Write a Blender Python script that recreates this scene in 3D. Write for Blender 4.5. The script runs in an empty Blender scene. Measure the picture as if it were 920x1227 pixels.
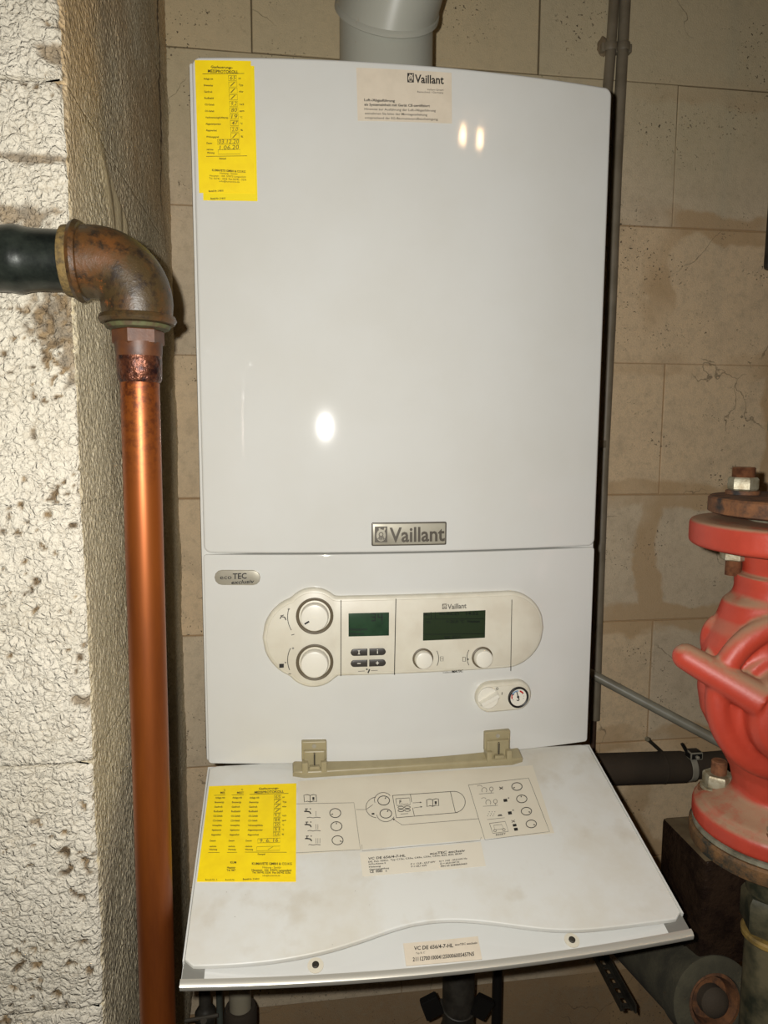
import bpy, bmesh, math, random
from mathutils import Vector, Matrix, noise
random.seed(7)
sc = bpy.context.scene
COL = sc.collection
# ------------------------------------------------------------------ camera
CAM = Vector((-0.1439, -0.8348, 0.3982)); YAW, PITCH, ROLL, FPX = 0.1382, 0.1122, 0.0042, 848.24
def _axes():
    cy, sy, cp, sp, cr, sr = math.cos(YAW), math.sin(YAW), math.cos(PITCH), math.sin(PITCH), math.cos(ROLL), math.sin(ROLL)
    f = Vector((sy*cp, cy*cp, -sp)); r = Vector((cy, -sy, 0)); u = r.cross(f)
    return cr*r + sr*u, -sr*r + cr*u, f
RT, UP, FW = _axes()
cd = bpy.data.cameras.new('camera'); cam = bpy.data.objects.new('camera', cd); COL.objects.link(cam)
cd.sensor_fit = 'VERTICAL'; cd.sensor_height = 36; cd.lens = FPX/1227*36; cd.clip_start = .01
m = Matrix((RT, UP, -FW)).transposed().to_4x4(); m.translation = CAM; cam.matrix_world = m
sc.camera = cam
sc.view_settings.view_transform = 'Standard'; sc.view_settings.look = 'None'
sc.view_settings.exposure = 0.0; sc.view_settings.gamma = 1.0; sc.view_settings.use_curve_mapping = False
# ------------------------------------------------------------------ light
w = bpy.data.worlds.new('world'); sc.world = w; w.use_nodes = True
w.node_tree.nodes['Background'].inputs[0].default_value = (.9, .85, .78, 1); w.node_tree.nodes['Background'].inputs[1].default_value = .02
ld = bpy.data.lights.new('camera_flash', 'SPOT'); ld.energy = 29.0; ld.shadow_soft_size = .004; ld.color = (1, .975, .925)
ld.spot_size = math.radians(150); ld.spot_blend = .85
lo = bpy.data.objects.new('camera_flash', ld); COL.objects.link(lo)
lm = m.copy(); lm.translation = CAM - RT*.021 + UP*.012; lo.matrix_world = lm

# ------------------------------------------------------------------ pixel -> place
def ray(px, py): return RT*((px-460)/FPX) + UP*((613.5-py)/FPX) + FW
def PD(px, py, D): return CAM + ray(px, py)*D
def PY(px, py, Y): d = ray(px, py); return CAM + d*((Y-CAM.y)/d.y)
W, BULGE = .24, .02
def surfY(x): return -BULGE*(1-(x/W)**2)
def front(x, z, h=0): return Vector((x, surfY(x)-h, z))
def Fp(px, py, h=0):
    Y = -.02
    for _ in range(12):
        q = PY(px, py, Y); Y = surfY(q.x)-h
    return (q.x, q.z)
FA = .3032; FV = Vector((0, -math.cos(FA), -math.sin(FA))); FN = Vector((0, -math.sin(FA), math.cos(FA)))
FO = Vector((0, -.001, -.0015)); FL = .2600
def flap(u, v, h=0): return FO + Vector((u, 0, 0)) + FV*v + FN*h
def Gp(px, py, h=0):
    d = ray(px, py); o = FO + FN*h; t = (o-CAM).dot(FN)/d.dot(FN); q = CAM + d*t - o
    return (q.x, q.dot(FV))
# ------------------------------------------------------------------ materials
def lin(c):
    return tuple(((v/255)/12.92 if v/255 <= .04045 else ((v/255+.055)/1.055)**2.4) for v in c) + (1,)
class NT:
    def __init__(s, name):
        s.m = bpy.data.materials.new(name); s.m.use_nodes = True; s.t = s.m.node_tree; s.b = s.t.nodes['Principled BSDF']
        s.pos = s.n('ShaderNodeNewGeometry').outputs['Position']
    def n(s, k, **kw):
        x = s.t.nodes.new(k)
        for a, b in kw.items(): setattr(x, a, b)
        return x
    def l(s, a, b): s.t.links.new(a, b)
    def noise(s, scale, detail=4, rough=.55, vec=None):
        x = s.n('ShaderNodeTexNoise'); x.inputs['Scale'].default_value = scale; x.inputs['Detail'].default_value = detail
        x.inputs['Roughness'].default_value = rough; s.l(vec or s.pos, x.inputs['Vector']); return x.outputs['Fac']
    def voro(s, scale, feature='F1', vec=None):
        x = s.n('ShaderNodeTexVoronoi', feature=feature); x.inputs['Scale'].default_value = scale; s.l(vec or s.pos, x.inputs['Vector']); return x.outputs['Distance']
    def ramp(s, v, a, b, ca=0, cb=1):
        x = s.n('ShaderNodeMapRange'); x.inputs[1].default_value = a; x.inputs[2].default_value = b
        x.inputs[3].default_value = ca; x.inputs[4].default_value = cb; s.l(v, x.inputs[0]); return x.outputs[0]
    def math(s, op, a, b=None):
        x = s.n('ShaderNodeMath', operation=op)
        for i, v in enumerate((a, b)):
            if v is None: continue
            if isinstance(v, (int, float)): x.inputs[i].default_value = v
            else: s.l(v, x.inputs[i])
        return x.outputs[0]
    def mix(s, f, a, b):
        x = s.n('ShaderNodeMix', data_type='RGBA')
        for i, v in ((0, f), (6, a), (7, b)):
            if isinstance(v, (int, float, tuple)): x.inputs[i].default_value = v
            else: s.l(v, x.inputs[i])
        return x.outputs[2]
    def bump(s, v, strength, dist=.001, prev=None):
        x = s.n('ShaderNodeBump'); x.inputs['Strength'].default_value = strength; x.inputs['Distance'].default_value = dist
        s.l(v, x.inputs['Height'])
        if prev is not None: s.l(prev, x.inputs['Normal'])
        return x.outputs[0]
    def out(s, col, rough=.5, metal=0, nrm=None):
        if isinstance(col, tuple): s.b.inputs['Base Color'].default_value = col
        else: s.l(col, s.b.inputs['Base Color'])
        if isinstance(rough, (int, float)): s.b.inputs['Roughness'].default_value = rough
        else: s.l(rough, s.b.inputs['Roughness'])
        s.b.inputs['Metallic'].default_value = metal
        if nrm is not None: s.l(nrm, s.b.inputs['Normal'])
        return s.m
def simple(name, c, rough=.5, metal=0, c2=None, sc2=20, bs=0, bscale=300, bd=.0005, lo=.4, hi=.65):
    t = NT(name); col = lin(c)
    if c2: col = t.mix(t.ramp(t.noise(sc2), lo, hi), lin(c), lin(c2))
    return t.out(col, rough, metal, t.bump(t.noise(bscale), bs, bd) if bs else None)

MAT = {}
t = NT('white_enamel'); n1 = t.noise(7, 5)
MAT['enamel'] = t.out(t.mix(t.ramp(n1, .4, .75), lin((207, 207, 202)), lin((202, 201, 194))), .05, 0, t.bump(t.noise(900, 2), .05, .0001))
t.b.inputs['Specular IOR Level'].default_value = .45
t = NT('dusty_white_sheet'); n1 = t.noise(9, 6, .65); n2 = t.noise(26, 4)
c = t.mix(t.ramp(n1, .42, .7), lin((212, 212, 206)), lin((202, 197, 183)))
c = t.mix(t.math('MULTIPLY', t.ramp(n2, .56, .74), .36), c, lin((180, 168, 144)))
v = t.ramp(t.voro(60), .02, .035, 1, 0); c = t.mix(t.math('MULTIPLY', v, t.math('MULTIPLY', t.ramp(t.noise(12), .5, .56), .6)), c, lin((110, 100, 84)))
MAT['sheet'] = t.out(c, .42, 0, t.bump(t.noise(700, 2), .15, .0002))
MAT['cream'] = simple('cream_plastic', (218, 213, 196), .38, c2=(208, 202, 183), sc2=40)
MAT['cream_face'] = simple('cream_plastic_face', (214, 209, 192), .42, c2=(206, 199, 181), sc2=30)
MAT['knob'] = simple('ivory_knob', (224, 220, 206), .35)
MAT['darkring'] = simple('dark_brown_ring', (96, 86, 68), .5)
MAT['ink'] = simple('black_print', (34, 32, 30), .5)
MAT['greyink'] = simple('grey_print', (96, 92, 84), .55)
MAT['penink'] = simple('pen_writing', (104, 94, 40), .5)
MAT['yellow'] = simple('yellow_sticker', (248, 218, 0), .6, c2=(242, 210, 0), sc2=60)
MAT['yellow2'] = simple('yellow_sticker_under', (240, 216, 14), .5)
MAT['beigelabel'] = simple('cream_paper', (212, 200, 180), .5, c2=(206, 194, 174), sc2=60)
MAT['palelabel'] = simple('pale_paper', (216, 209, 192), .5)
MAT['film'] = simple('instruction_film', (214, 207, 188), .45, c2=(209, 201, 182), sc2=14)
MAT['lcd'] = simple('green_display', (46, 70, 50), .2, c2=(38, 58, 42), sc2=40)
MAT['lcd2'] = simple('dark_green_display', (44, 55, 38), .2)
MAT['lcdink'] = simple('display_segments', (10, 18, 14), .4)
MAT['button'] = simple('dark_button', (58, 54, 50), .4)
MAT['silver'] = simple('satin_silver', (172, 167, 150), .36, .25, c2=(156, 150, 134), sc2=30)
MAT['pewter'] = simple('dark_pewter', (84, 78, 68), .4, .2)
MAT['hinge'] = simple('beige_hinge_plastic', (158, 147, 114), .38, c2=(150, 139, 107), sc2=50)
MAT['slot'] = simple('dark_groove', (44, 40, 32), .8)
MAT['redmark'] = simple('red_gauge_mark', (186, 40, 30), .4)
MAT['bluemark'] = simple('blue_gauge_mark', (120, 150, 180), .4)
MAT['aluminium'] = simple('brushed_aluminium', (186, 182, 170), .34, .4)
MAT['aluminium_flat'] = simple('matt_grey_trim', (128, 127, 120), .45, .25)
MAT['screw'] = simple('steel_screw', (120, 116, 104), .35, .7)
t = NT('grey_flue_paint'); c = t.mix(t.ramp(t.noise(30, 6, .7), .66, .74), lin((172, 172, 160)), lin((146, 120, 70)))
MAT['flue'] = t.out(c, .35)
MAT['conduit'] = simple('grey_plastic_conduit', (132, 122, 104), .5, c2=(116, 106, 88), sc2=25)
MAT['greypipe'] = simple('grey_painted_pipe', (150, 147, 132), .4, c2=(132, 127, 112), sc2=18)
t = NT('copper'); sep = t.n('ShaderNodeSeparateXYZ'); t.l(t.pos, sep.inputs[0])
stretch = t.n('ShaderNodeMapping'); stretch.inputs['Scale'].default_value = (14, 14, 2.2); t.l(t.pos, stretch.inputs[0])
n1 = t.noise(1.6, 5, .6, stretch.outputs[0]); c = t.mix(t.ramp(n1, .35, .68), lin((152, 82, 32)), lin((106, 52, 20)))
spk = t.noise(160, 4, .7); near = t.ramp(sep.outputs[2], .34, .44)
c = t.mix(t.math('MULTIPLY', t.ramp(spk, .45, .62), near), c, lin((90, 44, 24)))
MAT['copper'] = t.out(c, t.ramp(n1, .3, .7, .38, .5), .55)
t = NT('solder_burn'); c = t.mix(t.ramp(t.noise(90, 5, .7), .4, .6), lin((44, 24, 24)), lin((112, 66, 44)))
MAT['solder'] = t.out(c, .35, .6, t.bump(t.noise(160, 5), .8, .002))
MAT['adapter'] = simple('reddish_copper_fitting', (92, 54, 28), .5, 0, c2=(70, 42, 28), sc2=60, bs=.3, bscale=250)
t = NT('rusty_brown_iron'); n1 = t.noise(16, 7, .7); n2 = t.noise(70, 6, .7)
c = t.mix(t.ramp(n1, .48, .66), lin((66, 52, 30)), lin((96, 60, 28))); c = t.mix(t.ramp(n2, .50, .64), c, lin((42, 32, 22)))
c = t.mix(t.ramp(t.noise(45, 6, .75), .62, .70), c, lin((140, 78, 34)))
MAT['rustelbow'] = t.out(c, .42, 0, t.bump(n2, .5, .0015))
t = NT('black_iron'); n1 = t.noise(14, 6, .65); c = t.mix(t.ramp(n1, .46, .68), lin((26, 30, 27)), lin((62, 68, 60)))
MAT['blackpipe'] = t.out(c, .3, .3, t.bump(t.noise(60, 5), .3, .001))
MAT['hemp'] = simple('hemp_sealing', (120, 98, 54), .8, c2=(76, 62, 36), sc2=200, bs=.8, bscale=500, bd=.001)
MAT['verdigris'] = simple('verdigris_seal', (82, 84, 50), .7, c2=(72, 54, 34), sc2=120)
t = NT('rust'); n1 = t.noise(60, 7, .7); c = t.mix(t.ramp(n1, .4, .62), lin((122, 80, 48)), lin((76, 52, 36))); c = t.mix(t.ramp(t.noise(24, 5), .56, .64), c, lin((38, 34, 32)))
MAT['rust'] = t.out(c, .75, .1, t.bump(n1, .8, .0015))
t = NT('rust_edge'); n1 = t.noise(60, 7, .7); c = t.mix(t.ramp(n1, .4, .62), lin((112, 80, 46)), lin((68, 54, 36))); c = t.mix(t.ramp(t.noise(34, 6, .7), .50, .6), c, lin((40, 40, 32)))
MAT['rust2'] = t.out(c, .7, .1, t.bump(n1, .9, .002))
t = NT('red_cast_iron')
geo = t.n('ShaderNodeNewGeometry'); sepn = t.n('ShaderNodeSeparateXYZ'); t.l(geo.outputs['Normal'], sepn.inputs[0])
dust = t.math('MULTIPLY', t.ramp(sepn.outputs[2], .35, .8), t.ramp(t.noise(35, 6, .7), .22, .52))
n1 = t.noise(18, 5); c = t.mix(t.ramp(n1, .4, .7), lin((174, 61, 42)), lin((156, 52, 36))); c = t.mix(t.math('MULTIPLY', dust, .9), c, lin((150, 124, 98)))
MAT['red'] = t.out(c, .48, 0, t.bump(t.noise(350, 3), .25, .0006))
MAT['bolt'] = simple('rusty_bolt', (140, 96, 66), .6, .4, c2=(100, 64, 44), sc2=120, bs=.5, bscale=400)
MAT['zinc'] = simple('dull_zinc', (158, 152, 130), .42, .35, c2=(122, 110, 84), sc2=90, bs=.3, bscale=500)
MAT['gasket'] = simple('grey_gasket', (128, 124, 106), .8, c2=(84, 80, 64), sc2=60)
t = NT('glossy_dark_steel'); c = t.mix(t.ramp(t.noise(30, 6, .7), .45, .62), lin((56, 42, 32)), lin((36, 26, 22)))
MAT['darksteel'] = t.out(c, .22, .2, t.bump(t.noise(240, 4), .9, .002))
MAT['dustysteel'] = simple('dusty_dark_steel', (108, 94, 70), .55, .0, c2=(84, 70, 50), sc2=30)
t = NT('dark_foam'); c = t.mix(t.ramp(t.noise(12, 5), .4, .7), lin((66, 55, 42)), lin((50, 42, 32)))
MAT['foam'] = t.out(c, .85, 0, t.bump(t.noise(500, 3), .5, .001))
MAT['foamdust'] = simple('dusty_grey_foam', (76, 72, 56), .95, c2=(54, 51, 40), sc2=24, bs=.7, bscale=380, bd=.0012)
MAT['darkgrey'] = simple('dark_grey_metal', (70, 66, 58), .5, .3, c2=(50, 46, 40), sc2=50)
MAT['black'] = simple('black_plastic', (24, 22, 20), .5)
MAT['brass'] = simple('tarnished_brass', (104, 96, 72), .55, .1, c2=(44, 46, 34), sc2=30, bs=.4, bscale=150, bd=.001)
MAT['brassring'] = simple('yellow_seal_ring', (150, 122, 62), .6, 0, c2=(92, 76, 42), sc2=50)
MAT['teal'] = simple('dirty_grey_hose', (82, 88, 80), .6, c2=(66, 66, 58), sc2=40)
MAT['brownpipe'] = simple('dark_brown_pipe', (84, 62, 46), .55, .1, c2=(60, 44, 34), sc2=30)
MAT['greybody'] = simple('grey_cream_fitting', (150, 142, 122), .45)
MAT['floor'] = simple('concrete_floor', (110, 102, 90), .8, c2=(90, 82, 72), sc2=6, bs=.4, bscale=80, bd=.002)
MAT['ceiling'] = simple('concrete_ceiling', (150, 142, 128), .9, bs=.4, bscale=60, bd=.002)
MAT['farwall'] = simple('far_block_wall', (140, 128, 110), .9, bs=.4, bscale=60, bd=.002)

# back wall block: grey-beige lightweight concrete with stains along joints
def wallmat(name, a, b, isjoint=False):
    t = NT(name); sp = t.n('ShaderNodeSeparateXYZ'); t.l(t.pos, sp.inputs[0])
    n1 = t.noise(3.2, 6, .6); n2 = t.noise(60, 5, .7); grain = t.noise(420, 3, .7)
    c = t.mix(t.ramp(n1, .38, .66), lin(a), lin(b)); c = t.mix(t.math('MULTIPLY', t.ramp(grain, .3, .7), .35), c, lin((178, 160, 132)))
    c = t.mix(t.math('MULTIPLY', t.ramp(n2, .48, .68), .40), c, lin((172, 156, 128)))
    c = t.mix(t.math('MULTIPLY', t.ramp(t.noise(16, 5, .7), .5, .7), .30), c, lin((168, 150, 124)))
    # warm beige lower down, olive-grey towards the top
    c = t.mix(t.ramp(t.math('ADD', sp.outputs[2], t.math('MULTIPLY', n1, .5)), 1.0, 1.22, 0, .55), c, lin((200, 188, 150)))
    # brown damp smear that follows the mortar joints, right of the boiler
    cm = t.n('ShaderNodeCombineXYZ'); nw = t.n('ShaderNodeTexNoise'); nw.inputs['Scale'].default_value = 9; nw.inputs['Detail'].default_value = 5; t.l(t.pos, nw.inputs['Vector'])
    wob = t.math('MULTIPLY', t.math('SUBTRACT', nw.outputs['Fac'], .5), .10)
    t.l(t.math('ADD', t.math('ADD', sp.outputs[0], .192+10), wob), cm.inputs[0]); t.l(t.math('ADD', t.math('SUBTRACT', sp.outputs[2], .03-10), wob), cm.inputs[1])
    br = t.n('ShaderNodeTexBrick'); br.offset = .5; br.inputs['Scale'].default_value = 1; br.inputs['Mortar Size'].default_value = .032; br.inputs['Mortar Smooth'].default_value = .35
    br.inputs['Brick Width'].default_value = .5; br.inputs['Row Height'].default_value = .25; t.l(cm.outputs[0], br.inputs['Vector'])
    zone = t.math('MULTIPLY', t.ramp(sp.outputs[0], .38, .46), t.ramp(t.noise(3.1, 3), .30, .44))
    zone = t.math('MULTIPLY', zone, t.ramp(sp.outputs[2], 1.06, .93))
    c = t.mix(t.math('MULTIPLY', t.math('MULTIPLY', br.outputs['Fac'], zone), .75), c, lin((192, 160, 118)))
    if isjoint: c = t.mix(t.ramp(sp.outputs[2], .92, .98, .12, .85), c, lin((84, 72, 52)))
    # open pores and hair cracks
    wn = t.n('ShaderNodeVectorMath', operation='MULTIPLY_ADD'); t.l(nw.outputs['Color'], wn.inputs[0]); wn.inputs[1].default_value = (.12, .12, .12); t.l(t.pos, wn.inputs[2])
    patch = t.ramp(t.noise(9, 2), .50, .64)
    p = t.math('MULTIPLY', t.ramp(t.noise(210, 2, .5), .655, .69), patch); c = t.mix(p, c, lin((84, 74, 58)))
    ck = t.voro(5, 'DISTANCE_TO_EDGE', wn.outputs[0]); ck = t.math('MULTIPLY', t.ramp(ck, .0, .006, 1, 0), t.ramp(t.noise(5, 2), .56, .60)); c = t.mix(t.math('MULTIPLY', ck, .7), c, lin((92, 80, 62)))
    nr = t.bump(t.math('SUBTRACT', t.noise(120, 6, .7), t.math('MULTIPLY', p, .8)), .35, .002); nr = t.bump(grain, .8, .001, nr)
    return t.out(c, .92, 0, nr)
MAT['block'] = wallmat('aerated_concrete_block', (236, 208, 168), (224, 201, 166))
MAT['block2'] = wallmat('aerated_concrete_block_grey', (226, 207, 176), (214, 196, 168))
MAT['mortar'] = wallmat('mortar', (184, 150, 108), (164, 134, 98), True)
# painted plaster on the pier: paint white, exposed pits brown
t = NT('white_popcorn_plaster'); at = t.n('ShaderNodeAttribute', attribute_name='pit'); n1 = t.noise(5, 5); n2 = t.noise(260, 4)
c = t.mix(t.ramp(n1, .35, .7), lin((228, 221, 204)), lin((214, 206, 186)))
nv = t.n('ShaderNodeTexNoise'); nv.inputs['Scale'].default_value = 60; nv.inputs['Detail'].default_value = 3; t.l(t.pos, nv.inputs['Vector'])
wv_ = t.n('ShaderNodeVectorMath', operation='MULTIPLY_ADD'); t.l(nv.outputs['Color'], wv_.inputs[0]); wv_.inputs[1].default_value = (.014, .014, .014); t.l(t.pos, wv_.inputs[2])
ve = t.voro(135, 'DISTANCE_TO_EDGE', wv_.outputs[0]); ve2 = t.voro(260, 'DISTANCE_TO_EDGE', wv_.outputs[0]); msk = t.ramp(t.noise(40, 3), .42, .62)
cr = t.math('MULTIPLY', t.ramp(ve, 0, .10, 1, 0), msk); c = t.mix(t.math('MULTIPLY', cr, .42), c, lin((160, 144, 116)))  # occlusion shade in the crevices between clumps, painted into the colour
c = t.mix(at.outputs['Fac'], c, t.mix(t.ramp(t.noise(90, 4), .4, .6), lin((146, 124, 92)), lin((104, 88, 66))))
# worn brownish stretch of bare wall
nr = t.bump(t.ramp(ve, 0, .25), .7, .0020); nr = t.bump(t.ramp(ve2, 0, .2), .5, .0010, nr); nr = t.bump(n2, .6, .001, nr); MAT['plaster'] = t.out(c, .8, 0, nr)
t = NT('grey_roughcast'); sp = t.n('ShaderNodeSeparateXYZ'); t.l(t.pos, sp.inputs[0]); n1 = t.noise(5, 6, .6); n2 = t.noise(300, 4, .7)
c = t.mix(t.ramp(n1, .38, .66), lin((240, 228, 200)), lin((214, 202, 174))); c = t.mix(t.ramp(n2, .35, .7), c, lin((184, 168, 130)))
up = t.math('MULTIPLY', t.ramp(sp.outputs[2], .5, .75), t.ramp(t.noise(4, 4), .4, .6)); c = t.mix(t.math('MULTIPLY', up, .55), c, lin((210, 172, 120)))
sa = t.n('ShaderNodeAttribute', attribute_name='smear').outputs['Fac']; inv = t.math('SUBTRACT', 1, t.math('MULTIPLY', sa, .85))
c = t.mix(t.math('MULTIPLY', sa, .8), c, lin((196, 180, 142)))
spk_ = t.ramp(t.noise(330, 3, .7), .60, .70); c = t.mix(t.math('MULTIPLY', spk_, t.math('MULTIPLY', inv, .6)), c, lin((96, 82, 58)))
ckx = t.math('ABSOLUTE', t.math('ADD', t.math('SUBTRACT', sp.outputs[1], .375), t.math('MULTIPLY', t.math('SUBTRACT', t.noise(14, 4), .5), .10)))
ck = t.math('MULTIPLY', t.ramp(ckx, .004, .009, 1, 0), t.ramp(sp.outputs[2], .70, .78)); c = t.mix(t.math('MULTIPLY', ck, .85), c, lin((66, 52, 36)))
nr = t.bump(t.math('MULTIPLY', t.voro(190), inv), 1.0, .003); nr = t.bump(t.math('MULTIPLY', n2, inv), .8, .0015, nr); MAT['roughcast'] = t.out(c, .85, 0, nr)
t = NT('smeared_mortar'); n1 = t.noise(12, 5); MAT['smear'] = t.out(t.mix(t.ramp(n1, .35, .65), lin((150, 134, 106)), lin((118, 100, 76))), .85, 0, t.bump(t.noise(60, 5), .4, .002))

# ------------------------------------------------------------------ object helpers
def place(o, parent):
    COL.objects.link(o)
    if parent is not None:
        o.parent = parent
        if parent.type == 'EMPTY': o.matrix_parent_inverse = Matrix.Translation(-parent.location)
    return o
def obj(name, bm, mats, parent=None, smooth=True, label=None, ang=35):
    me = bpy.data.meshes.new(name); bmesh.ops.remove_doubles(bm, verts=bm.verts, dist=1e-6)
    bmesh.ops.recalc_face_normals(bm, faces=bm.faces)
    for f in bm.faces: f.smooth = smooth
    if smooth:
        for e in bm.edges:
            if len(e.link_faces) == 2 and e.calc_face_angle(0) > math.radians(ang): e.smooth = False
    bm.to_mesh(me); bm.free()
    for k in (mats if isinstance(mats, (list, tuple)) else [mats]): me.materials.append(MAT[k])
    o = bpy.data.objects.new(name, me)
    if label: o['label'] = label
    return place(o, parent)
def tag(o, label, cat, group=None):
    o['label'] = label; o['category'] = cat
    if group: o['group'] = group
    return o
def thing(name, label, cat, loc, group=None):
    o = bpy.data.objects.new(name, None); o.location = loc; o.empty_display_size = .05; COL.objects.link(o)
    return tag(o, label, cat, group)
def struct(o): o['kind'] = 'structure'; return o
def box(bm, a, b, bev=0, mi=0):
    r = bmesh.ops.create_cube(bm, size=1); vs = r['verts']
    for v in vs: v.co = Vector(((a[i]+b[i])/2 + v.co[i]*(b[i]-a[i]) for i in range(3)))
    fs = set(f for v in vs for f in v.link_faces)
    for f in fs: f.material_index = mi
    if bev: bmesh.ops.bevel(bm, geom=list({e for v in vs for e in v.link_edges}), offset=bev, segments=2, affect='EDGES', profile=.6)
    return bm
def basis(n, up=Vector((0, 0, 1))):
    n = n.normalized()
    if abs(n.dot(up)) > .98: up = Vector((0, 1, 0))
    a = up.cross(n).normalized(); return a, n.cross(a), n
def lathe(bm, prof, o, n, seg=32, cap=True, mi=0, sq=None, rot=0):
    """prof: list of (radius, height along n)"""
    a, b, n = basis(Vector(n)); o = Vector(o); rings = []
    for r, h in prof:
        rings.append([bm.verts.new(o + n*h + (a*math.cos(rot+2*math.pi*i/seg) + b*math.sin(rot+2*math.pi*i/seg))*r) for i in range(seg)])
    for p, q in zip(rings, rings[1:]):
        for i in range(seg):
            f = bm.faces.new((p[i], p[(i+1) % seg], q[(i+1) % seg], q[i])); f.material_index = mi
    if cap:
        for rg in (rings[0], rings[-1]): f = bm.faces.new(rg); f.material_index = mi
    return bm
def tube(bm, pts, rad, seg=24, cap=True, mi=0):
    pts = [Vector(p) for p in pts]; rad = rad if isinstance(rad, (list, tuple)) else [rad]*len(pts); rings = []
    tan = []
    for i in range(len(pts)):
        tan.append((pts[min(i+1, len(pts)-1)]-pts[max(i-1, 0)]).normalized())
    a, b, _ = basis(tan[0])
    for i, p in enumerate(pts):
        a = (a - tan[i]*a.dot(tan[i])).normalized(); b = tan[i].cross(a)
        rings.append([bm.verts.new(p + (a*math.cos(2*math.pi*k/seg)+b*math.sin(2*math.pi*k/seg))*rad[i]) for k in range(seg)])
    for p, q in zip(rings, rings[1:]):
        for i in range(seg): f = bm.faces.new((p[i], p[(i+1) % seg], q[(i+1) % seg], q[i])); f.material_index = mi
    if cap:
        for rg in (rings[0], rings[-1]): f = bm.faces.new(rg); f.material_index = mi
    return bm
def arc(c, a, b, r, t0, t1, n=12):
    c, a, b = Vector(c), Vector(a), Vector(b)
    return [c + a*(r*math.cos(math.radians(t0+(t1-t0)*i/n))) + b*(r*math.sin(math.radians(t0+(t1-t0)*i/n))) for i in range(n+1)]
def hexnut(bm, o, n, af, h, mi=0, rot=0, hole=0):
    R = af/math.sqrt(3); return lathe(bm, [(R*.9, 0), (R, h*.12), (R, h*.85), (R*.9, h)], o, n, 6, True, mi, rot=rot)
# slab between two chains, mapped on a surface.  shape(d) -> xs, lows, highs for inset d
def slab(bm, shape, mp, h0, h1, bev=.001, mi=0, steps=3, close_bottom=False):
    loops = []
    def loop(d, h):
        xs, lo_, hi_ = shape(d)
        top = [bm.verts.new(mp(x, z, h)) for x, z in zip(xs, hi_)]; bot = [bm.verts.new(mp(x, z, h)) for x, z in zip(xs, lo_)]
        return top, bot
    loops.append(loop(0, h0)); loops.append(loop(0, h1-bev))
    for i in range(1, steps+1):
        a = math.pi/2*i/steps; loops.append(loop(bev*(1-math.cos(a)), h1-bev+bev*math.sin(a)))
    if bev > .001: loops.append(loop(bev*1.25, h1))
    for (t0, b0), (t1, b1) in zip(loops, loops[1:]):
        A, B = t0+b0[::-1], t1+b1[::-1]; n = len(A)
        for i in range(n):
            j = (i+1) % n; f = bm.faces.new((A[i], A[j], B[j], B[i])); f.material_index = mi
    def fill(T, Bt):
        for i in range(len(T)-1):
            f = bm.faces.new((T[i], T[i+1], Bt[i+1], Bt[i])); f.material_index = mi
    fill(*loops[-1])
    if close_bottom: fill(*loops[0])
    return bm
def rrect(x0, x1, z0, z1, r, nx=14, K=5):
    def sh(d):
        rr = max(r-d, .0002); a0, a1, b0, b1 = x0+d, x1-d, z0+d, z1-d
        xs, off = [], []
        for i in range(K+1): t = math.pi/2*i/K; xs.append(a0+rr-rr*math.cos(t)); off.append(rr-rr*math.sin(t))
        for i in range(1, nx): xs.append(a0+rr+(a1-a0-2*rr)*i/nx); off.append(0)
        for i in range(K+1): t = math.pi/2*(1-i/K); xs.append(a1-rr+rr*math.cos(t)); off.append(rr-rr*math.sin(t))
        return xs, [b0+o for o in off], [b1-o for o in off]
    return sh
def quadshape(c4, mp=None, n=8, sub=1):
    """c4 corners TL,TR,BR,BL in surface coords"""
    return c4
def patch(bm, c4, mp, h0, h1, n=10, mi=0):
    """thin sheet following the surface. c4: TL TR BR BL in surface coords"""
    TL, TR, BR, BL = [Vector(c) for c in c4]
    L = []
    for h in (h0, h1):
        T = [bm.verts.new(mp(*(TL.lerp(TR, i/n)), h)) for i in range(n+1)]; B = [bm.verts.new(mp(*(BL.lerp(BR, i/n)), h)) for i in range(n+1)]; L.append((T, B))
    (T0, B0), (T, B) = L
    for i in range(n): f = bm.faces.new((T[i], T[i+1], B[i+1], B[i])); f.material_index = mi
    A0, A = T0+B0[::-1], T+B[::-1]
    for i in range(len(A)): j = (i+1) % len(A); f = bm.faces.new((A0[i], A0[j], A[j], A[i])); f.material_index = mi
    return bm
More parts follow.
